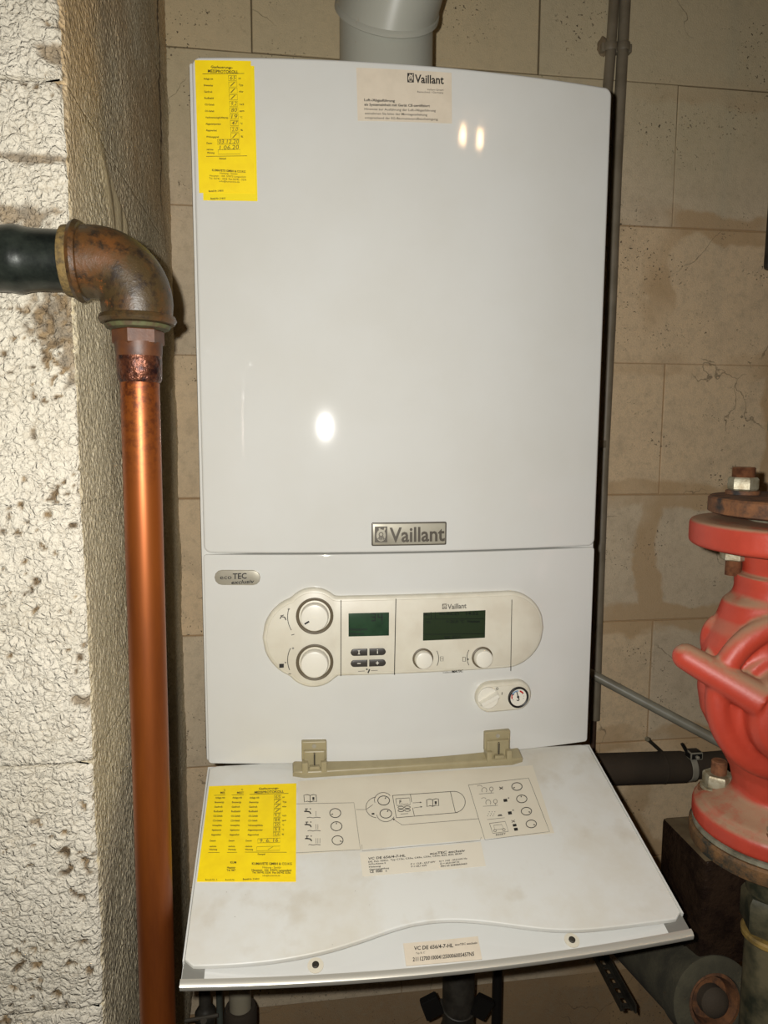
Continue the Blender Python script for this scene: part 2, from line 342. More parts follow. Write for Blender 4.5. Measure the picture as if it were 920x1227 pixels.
# ------------------------------------------------------------------ printing
_glyph = {}
def glyphs(s, bold):
    k = (s, bold)
    if k in _glyph: return _glyph[k]
    cu = bpy.data.curves.new('t', 'FONT'); cu.body = s; cu.size = 1; cu.resolution_u = 2; cu.offset = .022 if bold else .004
    o = bpy.data.objects.new('t', cu); COL.objects.link(o)
    dg = bpy.context.evaluated_depsgraph_get(); me = bpy.data.meshes.new_from_object(o.evaluated_get(dg))
    vs = [v.co.copy() for v in me.vertices]; fs = [list(p.vertices) for p in me.polygons]
    bpy.data.objects.remove(o); bpy.data.meshes.remove(me); bpy.data.curves.remove(cu)
    x0 = min(v.x for v in vs); x1 = max(v.x for v in vs)
    _glyph[k] = ([((v.x-x0)/max(x1-x0, 1e-6), v.y/.70) for v in vs], fs); return _glyph[k]
class Ink:
    """collects flat print. P: (px,py)->surface coords, mp: surface->world"""
    def __init__(s, P, mp, h): s.P, s.mp, s.h = P, mp, h; s.bm = bmesh.new()
    def pt(s, x, y): a = s.P(x, y, s.h); return s.mp(a[0], a[1], s.h)
    def text(s, st, x0, y0, x1, y1, ht, bold=False, lean=0.0, mi=0):
        vs, fs = glyphs(st, bold); dx, dy = x1-x0, y1-y0
        hx, hy = lean*ht, -ht
        vv = [s.bm.verts.new(s.pt(x0+dx*a+hx*b, y0+dy*a+hy*b)) for a, b in vs]
        for f in fs:
            try: s.bm.faces.new([vv[i] for i in f]).material_index = mi
            except ValueError: pass
    def line(s, pts, w=.6, mi=0, closed=False):
        pts = [Vector(p) for p in pts]
        if closed: pts = pts + [pts[0]]
        q = [pts[0]]
        for a, b in zip(pts, pts[1:]):
            n = max(1, int((b-a).length/14))
            for i in range(1, n+1): q.append(a.lerp(b, i/n))
        L, R = [], []
        for i, p in enumerate(q):
            d = (q[min(i+1, len(q)-1)]-q[max(i-1, 0)])
            if d.length < 1e-6: d = Vector((1, 0))
            d.normalize(); nn = Vector((-d.y, d.x))*w/2
            L.append(s.bm.verts.new(s.pt(*(p+nn)))); R.append(s.bm.verts.new(s.pt(*(p-nn))))
        for i in range(len(q)-1): s.bm.faces.new((L[i], L[i+1], R[i+1], R[i])).material_index = mi
    def circle(s, cx, cy, rx, ry, w=.6, a0=0, a1=360, mi=0, n=24):
        s.line([(cx+rx*math.cos(math.radians(a0+(a1-a0)*i/n)), cy+ry*math.sin(math.radians(a0+(a1-a0)*i/n))) for i in range(n+1)], w, mi)
    def poly(s, pts, mi=0): s.bm.faces.new([s.bm.verts.new(s.pt(*p)) for p in pts]).material_index = mi
    def disc(s, cx, cy, rx, ry, mi=0, n=16): s.poly([(cx+rx*math.cos(2*math.pi*i/n), cy+ry*math.sin(2*math.pi*i/n)) for i in range(n)], mi)
    def done(s, name, mats, parent):
        o = obj(name, s.bm, mats, parent, smooth=False); o['kind'] = 'stuff'; return o
def emblem(k, x, y, w, h, sk=0.0, dark=0, light=1, up=None):
    """square hare-in-egg mark; x,y top-left; sk = vertical skew per px"""
    def q(a, b): return (x+w*a, y+h*b+sk*w*a)
    k.poly([q(0, 0), q(1, 0), q(1, 1), q(0, 1)], dark); k2 = up or k
    k2.poly([q(.5+.36*math.cos(t*math.pi/8)*(1 if True else 1), .56+.40*math.sin(t*math.pi/8)) for t in range(16)], light)
    k3 = k2
    return q
# ================================================================== SETTING
def mk_wall_back():
    bm = bmesh.new(); box(bm, (-.46, .4535, -1.15), (1.6, .60, 1.45)); wall = struct(obj('wall_back', bm, 'mortar', smooth=False))
    xe = []
    for k in range(-3, 6):
        z0 = .03+.25*k; z1 = z0+.25; off = -.192 if k % 2 == 0 else .058 - 0
        if k % 2: off = .075
        xs = [off+.5*i for i in range(-1, 4)]
        for a, b in zip(xs, xs[1:]):
            a2, b2 = max(a, -.40), min(b, 1.55)
            if b2-a2 < .03: continue
            top = z0 > .9; g = (.0013 if top else .0006) + random.random()*.0006; bm = bmesh.new()
            jit = [Vector((random.uniform(-.0008, .0008), 0, random.uniform(-.0008, .0008))) for _ in range(8)]
            yf = .45 + random.uniform(-.0006, .0008)
            box(bm, (a2+g, yf, z0+g), (b2-g, .456, z1-g))
            for v, j in zip(bm.verts, jit): v.co += j
            bmesh.ops.bevel(bm, geom=[e for e in bm.edges if e.verts[0].co.y < .452 and e.verts[1].co.y < .452], offset=.0012, segments=1, affect='EDGES')
            obj('concrete_block', bm, random.choice(['block', 'block', 'block2']), wall, smooth=False)
mk_wall_back()
PXS, PYF = -.332, -.15      # pier: side plane x, front plane y
def PXp(px_, py_, X): d = ray(px_, py_); return CAM + d*((X-CAM.x)/d.x)
def _pt(px_, py_): q = PY(px_, py_, PYF); return q.x, q.z
PATCH = [_pt(68, 382)+(.030, .030), _pt(88, 410)+(.012, .040), _pt(26, 258)+(.032, .012), _pt(50, 190)+(.050, .005), _pt(80, 22)+(.010, .020), _pt(58, 62)+(.014, .010), _pt(112, 838)+(.020, .006), _pt(42, 985)+(.006, .004), _pt(80, 100)+(.006, .02), _pt(40, 520)+(.004, .010)]
def bare(p):
    m_ = 0
    for cx, cz, rx, rz in PATCH:
        dd = math.hypot((p.x-cx)/rx, (p.z-cz)/rz) + noise.noise(p*70)*.55 + noise.noise(p*160)*.35
        m_ = max(m_, min(1, max(0, (1.0-dd)*4)))
    return m_
SM = [PXp(x, y, PXS) for x, y in ((118, 180), (135, 250), (150, 300))]
def smear(p):
    if p.z < .50: return 0
    a_ = SM[0]; b_ = SM[2]; t_ = min(1, max(0, (a_.z-p.z)/(a_.z-b_.z))); yc = a_.y+(b_.y-a_.y)*t_; w_ = .03+.06*t_
    return min(1, max(0, (1-abs(p.y-yc)/w_+noise.noise(p*25)*.35)*3))*min(1, max(0, (a_.z+.02-p.z)/.04))
def mk_pier():
    bm = bmesh.new(); box(bm, (-1.35, PYF+.012, -1.15), (PXS-.012, .60, 1.45)); wall = struct(obj('wall_left', bm, 'mortar', smooth=False))
    def grid_block(x0, z0, z1, main, gl=.0018, gh=.0018):
        """an L shaped skin (front and side) over one course, displaced"""
        bm = bmesh.new(); lay = bm.verts.layers.float.new('pit'); lay2 = bm.verts.layers.float.new('smear'); g = .0018; zl, zh = z0+gl, z1-gh
        xs = []
        x = x0+g
        while x < PXS-.004: xs.append((x, 0)); x += (.0024 if main else .03)
        path = [(x, PYF, 0) for x, _ in xs] + [(PXS-.0025, PYF+.0008, .5), (PXS-.0006, PYF+.003, .8)]
        y = PYF+.007
        if main:
            while y < .4495: path.append((PXS, y, 1)); y += .005 if y < .12 else .008
            path.append((PXS, .4495, 1))
        nz = int((z1-z0-2*g)/(.0025 if main else .03)); rows = []
        for j in range(nz+1):
            z = zl+(zh-zl)*j/nz; row = []; edge = min(j, nz-j)
            for (px_, py_, s) in path:
                p = Vector((px_, py_, z if s < 1 else z0+(z1-z0)*j/nz)); nrm = Vector((0, -1, 0)) if s == 0 else (Vector((1, 0, 0)) if s == 1 else Vector((.7, -.7, 0)))
                pit = 0.0; d = 0; sm_ = 0.0
                if main:
                    q = p*115; dd = noise.voronoi(q)[0]; clump = max(0, 1-dd[0]*1.25)
                    low = noise.noise(p*9); n2 = noise.noise(p*55+Vector((3, 1, 7)))
                    if s < 1:
                        d = clump*.0024 + n2*.0009 + low*.0015
                        pv = noise.noise(p*150+Vector((9, 2, 5)))*.62 + noise.noise(p*60)*.30 + noise.noise(p*11+Vector((4, 4, 1)))*.50
                        up_ = .06 if z > .42 else -.03
                        pit = min(1, max(0, (pv+up_-.36)/.06)); d -= pit*.0030
                        bp = bare(p); pit = max(pit, bp*.8); d -= bp*.0022
                        cd_ = abs(px_-PXS)
                        if cd_ < .02: d -= max(0, noise.noise(Vector((z*30, 1.5, 3))))*.004*(1-cd_/.02)
                    else:
                        sm_ = smear(p); d = (clump*.0016 + n2*.0008)*(1-sm_*.9) + low*.003 + sm_*(.0015+.003*abs(math.sin(p.y*70+p.z*18+noise.noise(p*12)*2)))
                    if s < 1 and ((j == 0 and gl) or (j == nz and gh)): d -= .0030*max(0, .25+noise.noise(Vector((px_*14, z*3, 2)))*2)
                v = bm.verts.new(p + nrm*d); v[lay] = pit; v[lay2] = sm_; row.append(v)
            rows.append(row)
        for a, b in zip(rows, rows[1:]):
            for i in range(len(a)-1):
                f = bm.faces.new((a[i], a[i+1], b[i+1], b[i])); f.material_index = 0 if path[i][2] < .7 else 1
        # returns into the joint
        for r, s in ((rows[0], 1), (rows[-1], -1)):
            back = [bm.verts.new(v.co + (Vector((0, .014, 0)) if path[i][2] == 0 else Vector((-.014, .006 if path[i][2] < 1 else 0, 0)))) for i, v in enumerate(r)]
            for i in range(len(r)-1): f = bm.faces.new((r[i], r[i+1], back[i+1], back[i])); f.material_index = 0 if path[i][2] < .7 else 1
        lft = [r[0] for r in rows]; bl = [bm.verts.new(v.co+Vector((0, .014, 0))) for v in lft]
        for i in range(len(lft)-1): bm.faces.new((lft[i], lft[i+1], bl[i+1], bl[i]))
        obj('plastered_block', bm, ['plaster', 'roughcast'], wall, ang=179)
    zs = [-.92, -.67, -.42, -.17, .083, .33, .58, .693+.02, .96, 1.21, 1.42]
    zs = [-.92, -.67, -.425, -.178, .079, .33, .57, .70, .95, 1.2, 1.43]
    for i, (a, b) in enumerate(zip(zs, zs[1:])):
        vis = -.45 < b and a < 1.0
        sh = (.33, .57, -.425); grid_block(-.52 if vis else -1.2, a, b, vis, 0 if a in sh else .0018, 0 if b in sh else .0018)
mk_pier()
def plane(name, a, b, mat): bm = bmesh.new(); box(bm, a, b); return struct(obj(name, bm, mat, smooth=False))
plane('floor', (-1.4, -2.5, -1.22), (1.6, .6, -1.12), 'floor'); plane('ceiling', (-1.4, -2.5, 1.42), (1.6, .6, 1.52), 'ceiling')
plane('wall_right', (1.6, -2.5, -1.15), (1.7, .6, 1.45), 'farwall'); plane('wall_front', (-1.4, -2.6, -1.15), (1.6, -2.5, 1.45), 'farwall')
plane('wall_left', (-1.45, -2.5, -1.15), (-1.35, -.13, 1.45), 'farwall')

# ================================================================== BOILER
B = thing('gas_boiler', 'white wall-hung gas boiler with a control strip and opened bottom flap', 'boiler', (0, .2, 0))
B['label'] = 'white wall-hung gas boiler with control panel and fold-down flap open'
bm = bmesh.new(); box(bm, (-.2432, .0035, .002), (.2405, .4478, .796), .004); obj('casing', bm, 'enamel', B)
bm = bmesh.new(); slab(bm, rrect(-.2395, .2400, .2574, .8, .009, 22), front, -.028, 0, .0028, 0, 4); door = obj('door', bm, 'enamel', B, ang=50)
bm = bmesh.new(); slab(bm, rrect(-.2400, .2398, .0005, .2558, .004, 22), front, -.028, 0, .0012, 0, 3); lf = obj('lower_front', bm, 'enamel', B, ang=50)
# small lug on top of the casing
q = PY(518, 78, .06); bm = bmesh.new(); box(bm, (q.x-.007, .058, .795), (q.x+.006, .0605, .812), .0005)
lathe(bm, [(.0028, 0), (.0028, .0014)], (q.x, .058, .806), (0, -1, 0), 12, mi=1); obj('fixing_lug', bm, ['silver', 'slot'], B)
def label(name, corners, P, mp, mat, h=.0004, n=10, h0=0, lab=None):
    bm = bmesh.new(); patch(bm, [P(x, y, h) for x, y in corners], mp, h0-.0002, h, n); return obj(name, bm, mat, B, smooth=False, label=lab)
# --- yellow record stickers on the door
label('yellow_sticker', [(240, 76), (304.5, 79), (308.5, 241), (243.5, 240)], Fp, front, 'yellow2', .0004, 4)
ys = label('yellow_sticker', [(233.2, 72), (300.5, 73), (305.5, 231), (238.5, 231)], Fp, front, 'yellow', .0009, 4, .0003, 'yellow measurement record sticker on the door corner')
def sticker_rows(k, X, rows, sk=0.0):
    pass
k = Ink(Fp, front, .0011)
k.text('Gasfeuerungs-', 252.5, 81.5, 279, 82.5, 3.0, True); k.text('MESSPROTOKOLL', 249, 86.8, 285.5, 88, 3.6, True); k.line([(242.5, 88.6), (292.5, 88)], .6)
names = ['Anlage mit', 'Brennertyp', 'Gasdruck', 'Rußzahl', 'O2-Gehalt', 'CO-Gehalt', 'Verbrennungslufttemp.', 'Abgastemperatur', 'Abgasverlust', 'Wirkungsgrad']
wd = [11.5, 11, 10, 11, 11.5, 11, 28, 18.5, 13, 15]; units = ['kW', 'Typ', 'mbar', '', 'Vol.%', 'ppm', '°C', '°C', '%', '%']
hand = ['65', '/', '/', '/', '9,2', '80', '19', '47', '2,0', '/']
for i in range(10):
    y = 95.4+i*7.72; x = 243.8+i*.36; k.text(names[i], x, y, x+wd[i], y+.2, 2.2, True)
    bx = 273.6+i*.32; k.line([(bx, y-5), (bx+9.8, y-5.2), (bx+10, y+1.0), (bx+.2, y+1.2)], .38, 0, True)
    k.text(hand[i], bx+1.5, y+.2, bx+(8.5 if len(hand[i]) > 1 else 7), y-.1, 4.6, False, .15, 1)
    if units[i]: k.text(units[i], 285.6+i*.3, y-.3, 285.6+i*.3+(5.5 if len(units[i]) > 2 else 3), y-.2, 2.1, True)
k.text('Datum', 247.5, 172.5, 254, 172.6, 2.2, True); k.line([(260.5, 167), (287, 167), (287, 172.8), (260.5, 173)], .38, 0, True); k.text('03.12.20', 261.5, 172.2, 286, 171.8, 5, False, .1, 1)
k.text('1.06.20', 263, 179.6, 286, 178.6, 5.2, False, .1, 1); k.text('nächste', 247.6, 180, 255.5, 180, 2, True); k.text('Wartung', 247.8, 184, 256.8, 184, 2.2, True)
k.line([(261.3, 179.5), (287.8, 179), (288, 184.5), (261.4, 184.8)], .38, 0, True); k.line([(247, 187.4), (296, 186.7)], .55); k.text('Stempel', 262.6, 191, 270.8, 191, 2.3, True)
k.text('KUMAVETE GMBH & CO.KG', 254, 205, 294, 207, 2.6, True); k.text('Heizung - Sanitär', 263.5, 208.3, 285, 209.3, 2); k.text('Hauptstr. 104  57072 Langenfeld', 251, 211.3, 294.3, 213, 2)
k.text('Tel. 06742 - 3236  Fax 06742 - 3236', 250.5, 214.6, 295, 216.5, 2.2); k.text('info@kumavete.de', 262.5, 218, 287, 219, 2)
k.text('Bestell-Nr. 314010', 250, 230, 267.5, 229.5, 2.2, True)
k.done('printed_text', ['ink', 'penink'], ys)
k = Ink(Fp, front, .0006); k.text('Bestell-Nr. 314010', 252.3, 239, 270, 238.6, 2.2, True); k.done('printed_text', ['ink'], B.children[-2] if False else ys)
# --- cream notice with logo
nl = label('notice_sticker', [(426.8, 81), (541, 87.2), (541.5, 148), (428.6, 144.5)], Fp, front, 'beigelabel', .0004, 8, lab='cream paper notice with black lettering near the door top')
def vl(k, st, x0, y0, x1, y1, h, bold=True, mi=0): k.text(st, x0, y0, x1, y1, h, bold, 0, mi)
k = Ink(Fp, front, .0007)
def mark(k, x, y, w, h, sk=0.0, dark=0, light=1, kk=None):
    kk = kk or Ink(k.P, k.mp, k.h+.0003); own = kk is not k
    def q(a, b): return (x+w*a, y+h*b+sk*w*a)
    k.poly([q(0, 0), q(1, 0), q(1, 1), q(0, 1)], dark)
    kk.poly([q(.5+.37*math.cos(t*math.pi/10), .56+.38*math.sin(t*math.pi/10)) for t in range(20)], light)      # egg
    kk.poly([q(.30, .12), q(.42, .08), q(.50, .34), q(.40, .40)], light); kk.poly([q(.62, .36), q(.78, .06), q(.90, .12), q(.70, .42)], light)  # ears
    k3 = Ink(k.P, k.mp, k.h+.0006)
    k3.circle(q(.5, .5)[0], q(.5, .5)[1], w*.16, h*.12, w*.07, mi=0, n=12)
    k3.line([q(.36, .60), q(.34, .84)], w*.07); k3.line([q(.46, .64), q(.45, .88)], w*.07); k3.line([q(.56, .64), q(.57, .88)], w*.07); k3.line([q(.66, .60), q(.69, .84)], w*.07)
    k3.line([q(.22, .78), q(.34, .70), q(.5, .74), q(.66, .70), q(.80, .78)], w*.05)
    return kk, k3
kk, k3 = mark(k, 488, 87.4, 7.8, 11.2, .03)
k.text('Vaillant', 497, 99.0, 531.6, 100.6, 9.8, True)
k.text('Vaillant GmbH', 511.5, 108.2, 531.2, 108.9, 2.0); k.text('Remscheid / Germany', 500, 111, 531.2, 112.1, 2.2)
k.text('Luft-/Abgasführung', 436.2, 121, 473, 122.2, 3.0, True); k.text('als Systemeinheit mit Gerät CE-zertifiziert', 436.4, 126.5, 515, 128.2, 2.9, True)
k.text('Hinweise zur Ausführung der Luft-/Abgasführung', 436.6, 131.8, 522, 133.8, 2.7); k.text('entnehmen Sie bitte der Montageanleitung', 437, 137, 511.8, 138.8, 2.7)
k.text('entsprechend der EG-Baumusterprüfbescheinigung.', 437, 142.2, 525, 144.2, 2.7)
k.done('printed_text', ['ink'], nl); kk.done('printed_emblem', ['beigelabel', 'beigelabel'], nl); k3.done('printed_emblem', ['ink'], nl)
# --- name plate
def qshape(px4, P, h, r=.0015, nx=6):
    a = [P(x, y, h) for x, y in px4]; x0 = (a[0][0]+a[3][0])/2; x1 = (a[1][0]+a[2][0])/2; z1 = (a[0][1]+a[1][1])/2; z0 = (a[2][1]+a[3][1])/2
    return rrect(x0, x1, z0, z1, r, nx, 3)
bm = bmesh.new(); slab(bm, qshape([(445, 626.5), (535, 625), (534.6, 652.5), (445.5, 654.5)], Fp, .002), front, -.0005, .0024, .0006)
npl = obj('name_plate', bm, 'pewter', B, label='silver name plate with dark raised lettering')
bm = bmesh.new(); slab(bm, qshape([(446.5, 628), (533.5, 626.6), (533.1, 651), (447, 653)], Fp, .002, .001), front, 0, .0027, .0003); obj('plate_face', bm, 'silver', npl)
k = Ink(Fp, front, .0030); kk, k3 = mark(k, 449, 631, 15, 19, -.015); k.text('Vaillant', 466.6, 649.6, 532.8, 647.8, 17.2, True)
k.done('raised_lettering', ['pewter'], npl); kk.done('emblem', ['silver', 'silver'], npl); k3.done('emblem', ['pewter'], npl)
# --- model badge
bm = bmesh.new(); slab(bm, qshape([(256.8, 684), (311.8, 682.4), (311.8, 700.4), (257, 702)], Fp, .002, .0087, 6), front, -.0005, .0018, .0009)
bd = obj('model_badge', bm, 'silver', B, label='small pill-shaped silver model badge')
k = Ink(Fp, front, .0021); k.text('eco', 263.5, 694.2, 277.5, 693.8, 5.2); k.text('TEC', 278.8, 693.8, 295.5, 693.2, 6.6, True); k.text('exclusiv', 276.8, 700, 304, 698.6, 4.4, True, .2)
k.done('printed_text', ['ink'], bd)
# --- control panel
HP = .009
def pxr(x, y, r): a = Fp(x-r, y, HP); b = Fp(x+r, y, HP); return (b[0]-a[0])/2
c1, c2 = Fp(376, 740.5, HP), Fp(375.5, 790, HP); R1 = pxr(376, 740, 36)
Ls, Rs = Fp(314.5, 765, HP), Fp(652, 757, HP); zt = Fp(520, 713, HP)[1]; zb = Fp(520, 806.5, HP)[1]; hs = (zt-zb)/2; zc = (zt+zb)/2
R0 = pxr(366, 765, 51.5); c0_ = (Ls[0]+R0, Fp(366, 765, HP)[1])
def pshape(inset=0):
    def sh(d):
        d = d+inset; hh = hs-d; x0 = Ls[0]+d+.00001; x1 = Rs[0]-d; lc = c0_[0]; rc = Rs[0]-hs
        N = 90; xs, lo_, hi_ = [], [], []
        for i in range(N+1):
            s = (1-math.cos(math.pi*i/N))/2; s = .35*s+.65*i/N if 0 < i < N else s
            x = x0+(x1-x0)*s; a = b = 0
            if x < lc: a = b = 0
            elif x > rc: a = b = math.sqrt(max(0, hh*hh-(x-rc)**2))
            else: a = b = hh
            hi = zc+a; lw = zc-b; r = R0-d
            if abs(x-c0_[0]) < r:
                s_ = math.sqrt(r*r-(x-c0_[0])**2)
                if x < lc: hi, lw = c0_[1]+s_, c0_[1]-s_
                else: hi, lw = max(hi, min(c0_[1]+s_, c1[1]+R1)), min(lw, c0_[1]-s_)
            r = R1-d
            if abs(x-c1[0]) < r: hi = max(hi, c1[1]+math.sqrt(r*r-(x-c1[0])**2))
            if abs(x-c2[0]) < r: lw = min(lw, c2[1]-math.sqrt(r*r-(x-c2[0])**2))
            xs.append(x); hi_.append(hi); lo_.append(lw)
        return xs, lo_, hi_
    return sh
bm = bmesh.new(); slab(bm, pshape(), front, -.001, HP, .0045, 0, 4)
cp = obj('control_panel', bm, 'cream', B, ang=60, label='cream oval control panel with four knobs and two green displays')
bm = bmesh.new(); slab(bm, pshape(.0042), front, HP-.002, HP+.0009, .0006, 0, 2); obj('panel_face', bm, 'cream_face', cp, ang=60)
for a_, b_, w_ in (((408.5, 719), (408.3, 810), .9), ((474.3, 717.5), (472.5, 808.5), 1.0), ((613.2, 718.5), (611.8, 804), .8)):
    k = Ink(Fp, front, HP+.0011); k.line([a_, b_], w_); obj('panel_seam', k.bm, 'slot', cp, smooth=False)

H1 = HP+.0009
k = Ink(Fp, front, H1+.0003)
def pa(k, cx, cy, r, a0, a1, w=.8): k.circle(cx, cy, r, r, w, a0, a1, 0, 12)
pa(k, 375, 739, 30.5, 148, 197); pa(k, 375, 791, 30.5, 157, 208)
k.text('+', 344.5, 731.5, 347.5, 731.4, 3.2, True); k.line([(349, 761), (352.5, 760)], .8); k.text('+', 349.5, 778.5, 352.5, 778.4, 3.2, True); k.line([(345.5, 807.5), (348.5, 807.7)], .8)
k.line([(335.5, 741.5), (337, 738.8), (341, 739.5), (342.5, 743)], 1.3); k.line([(336, 738), (340, 737)], .9); k.poly([(334.5, 795.5), (340, 795.3), (340, 800), (334.5, 800.3)]); k.disc(342, 794, .8, .8)
# display module marks
k.text('2', 0, 0, 1, 0, 1) if False else None
k.line([(429, 804.5), (437, 804)], .5); k.line([(444.5, 803.6), (452.5, 803.2)], .5); k.line([(440.8, 806.5), (442.8, 802)], 1.6); k.disc(439.5, 802, 1, 1)
k.text('Vaillant', 536.2, 730.0, 558.8, 728.6, 6.0, True, 0, 1)
kk, k3 = mark(k, 529.8, 723.6, 5.4, 6.4, -.05, 1)
pa(k, 506, 789, 19.5, -28, 26, .7); pa(k, 579, 788, 19.5, 152, 208, .7); k.line([(527.5, 787), (531, 787), (531, 792), (527.5, 792)], .6, 1, True); k.line([(528, 789.5), (531, 789.5)], .5, 1)
k.line([(554.3, 787.5), (557.5, 787.5), (557.5, 792.5), (554.3, 792.5)], .6, 0, True); k.disc(560.5, 790, 1.2, 1.2, 1)
k.text('calor', 530.5, 806.6, 540.5, 806.2, 1.6, False, 0, 1); k.text('MATIC', 541, 806.2, 554.2, 805.2, 2.8, True, .25)
k.done('panel_print', ['ink', 'greyink'], cp); kk.done('panel_emblem', ['cream_face', 'cream_face'], cp); k3.done('panel_emblem', ['greyink'], cp)
def disp(px4, mat, segs):
    bm = bmesh.new(); slab(bm, qshape(px4, Fp, H1, .0004, 6), front, HP, H1+.0004, .0002); d = obj('display', bm, mat, cp, label='dark green rectangular display')
    return d
d1 = disp([(417.5, 734.6), (466, 734), (466, 761.8), (417.5, 762.4)], 'lcd', None)
k = Ink(Fp, front, H1+.0006)
def seg(k, ch, x, y, w, h, t=.9):
    S = {'a': [(0, 0), (1, 0)], 'b': [(1, 0), (1, .5)], 'c': [(1, .5), (1, 1)], 'd': [(0, 1), (1, 1)], 'e': [(0, .5), (0, 1)], 'f': [(0, 0), (0, .5)], 'g': [(0, .5), (1, .5)]}
    for s in {'3': 'abgcd', '4': 'fgbc'}[ch]:
        k.line([(x+w*a, y+h*b) for a, b in S[s]], t)
seg(k, '3', 444.8, 735.2, 4.6, 8.6, 1.1); seg(k, '4', 453, 735.4, 4.6, 8.6, 1.1); k.text('C', 456.8, 748, 458.6, 748, 2.4, True)
k.text('Heizungvorl.', 418.3, 755.5, 440.5, 755.3, 3.2, True); k.text('Istwert', 418.6, 761, 436.5, 760.8, 3.2, True); k.done('display_text', ['lcdink'], cp)
d2 = disp([(506.8, 732.9), (581.6, 732.3), (580.8, 765), (506.8, 766.7)], 'lcd2', None)
k = Ink(Fp, front, H1+.0006)
k.text('Mo', 508, 737.5, 515, 737.5, 3.0); k.line([(516.5, 733.4), (516.5, 741.5)], .6); k.line([(521.5, 733.4), (521.5, 741.5)], .6); k.text('05.02.21   14:52', 526, 736.8, 573, 736.5, 3.2, True)
k.line([(508, 742), (580, 741.4)], .6); k.text('HK2', 509.5, 746.8, 516, 746.8, 2.8); k.text('> 20,0 °C  Heizen', 534.5, 746.5, 575, 746, 3.4, True); k.line([(508, 760.2), (580, 759.4)], .6); k.text('Soll  ECO', 532, 765, 551.5, 764.4, 2.8, True)
k.done('display_text', ['lcdink'], cp)
def nrm_at(x): n = Vector((2*BULGE*x/W**2, -1, 0)); return n.normalized()
def knob(bx, by, cxp, cyp, Rp, rp, height, mark_=None, name='knob'):
    a = Fp(bx, by, H1); n = nrm_at(a[0]); o = front(a[0], a[1], H1); s = pxr(bx, by, 1)
    bm = bmesh.new(); lathe(bm, [(Rp*s, -.0006), (Rp*s, .0012), (Rp*s-.0012, .0018), (Rp*s-.0020, .0016), (rp*s+.0012, -.001), (rp*s-.001, -.0012)], o, n, 40, False, 0)
    obj('knob_ring', bm, 'darkring', cp)
    bm = bmesh.new(); r = rp*s; lathe(bm, [(r*1.02, 0), (r*.98, height-.0014), (r*.94, height-.0004), (r*.86, height), (.0001, height+.0002)], o, n, 40, True, 0)
    if mark_ is not None:
        u = Vector((math.cos(mark_), 0, math.sin(mark_))); sd = Vector((-u.z, 0, u.x)); c = o+n*(height+.0004)+u*r*.62
        vs = [bm.verts.new(c+u*p*.0030+sd*q_*.0010) for p, q_ in ((-1, -1), (1, -1), (1, 1), (-1, 1))]; bm.faces.new(vs).material_index = 1
    return obj(name, bm, ['knob', 'ink'], cp)
knob(377, 738, 0, 0, 22.5, 16.6, .0105, math.radians(210)); knob(377, 793.5, 0, 0, 22.5, 16.6, .0105, math.radians(48))
knob(506.5, 789, 0, 0, 12.3, 10.2, .0095); knob(577.5, 787.5, 0, 0, 12.3, 10.2, .0095)
# rectangular cream buttons (half pills)
def halfpill(px0, px1, y0, y1, side, char):
    a, b = Fp(px0, (y0+y1)/2, H1), Fp(px1, (y0+y1)/2, H1); zt_, zb_ = Fp(px0, y0, H1)[1], Fp(px0, y1, H1)[1]; h = (zt_-zb_)/2; zc_ = (zt_+zb_)/2
    def sh(d):
        xs, lo_, hi_ = [], [], []
        for i in range(17):
            x = a[0]+d+(b[0]-a[0]-2*d)*i/16; e = (x-a[0]) if side < 0 else (b[0]-x); hh = h if e >= h else math.sqrt(max(h*h-(h-e)**2, 0)); hh = max(hh-d, .0003)
            xs.append(x); lo_.append(zc_-hh); hi_.append(zc_+hh)
        return xs, lo_, hi_
    bm = bmesh.new(); slab(bm, sh, front, HP, H1+.0016, .0006, 0, 2)
    btn = obj('button', bm, 'button', cp)
    k = Ink(Fp, front, H1+.0019); cx = (px0+px1)/2; cy = (y0+y1)/2
    if char == '-': k.line([(cx-2, cy), (cx+2, cy)], .9)
    elif char == '+': k.line([(cx-2, cy), (cx+2, cy)], .9); k.line([(cx, cy-2), (cx, cy+2)], .9)
    elif char == 'I': k.line([(cx, cy-2), (cx, cy+2)], .9); k.line([(cx-1.3, cy-2), (cx+1.3, cy-2)], .6); k.line([(cx-1.3, cy+2), (cx+1.3, cy+2)], .6)
    else: k.line([(cx, cy-1), (cx, cy+2.2)], .9); k.disc(cx, cy-2.2, .6, .6)
    k.done('button_symbol', ['knob'], cp)
halfpill(420, 440, 777.6, 785.8, -1, 'I'); halfpill(442.4, 462, 777, 785.2, 1, 'i'); halfpill(420, 440, 791, 799, -1, '-'); halfpill(442.2, 462, 790.4, 798.4, 1, '+')
# --- switch and gauge panel
HS = .010
bm = bmesh.new(); a = Fp(571, 836, HS); b = Fp(637, 833, HS); z1 = Fp(604, 818, HS)[1]; z0 = Fp(604, 853, HS)[1]; r = (z1-z0)/2
slab(bm, rrect(a[0], b[0], z0, z1, r, 6, 10), front, -.001, HS, .004, 0, 4); sp_ = obj('switch_panel', bm, 'cream', B, ang=60, label='small cream oval with rotary switch and pressure gauge')
bm = bmesh.new(); slab(bm, rrect(a[0]+.004, b[0]-.004, z0+.004, z1-.004, r-.004, 6, 10), front, HS-.001, HS+.0006, .0005, 0, 2); obj('panel_face', bm, 'cream_face', sp_)
def disc_on(px_, py_, rp, prof, mats, name, parent, hh, seg=36):
    a = Fp(px_, py_, hh); n = nrm_at(a[0]); s = pxr(px_, py_, 1)*rp; bm = bmesh.new()
    lathe(bm, [(max(r_*s, 1e-4), h) for r_, h in prof], front(a[0], a[1], hh), n, seg); return bm, front(a[0], a[1], hh), n, s
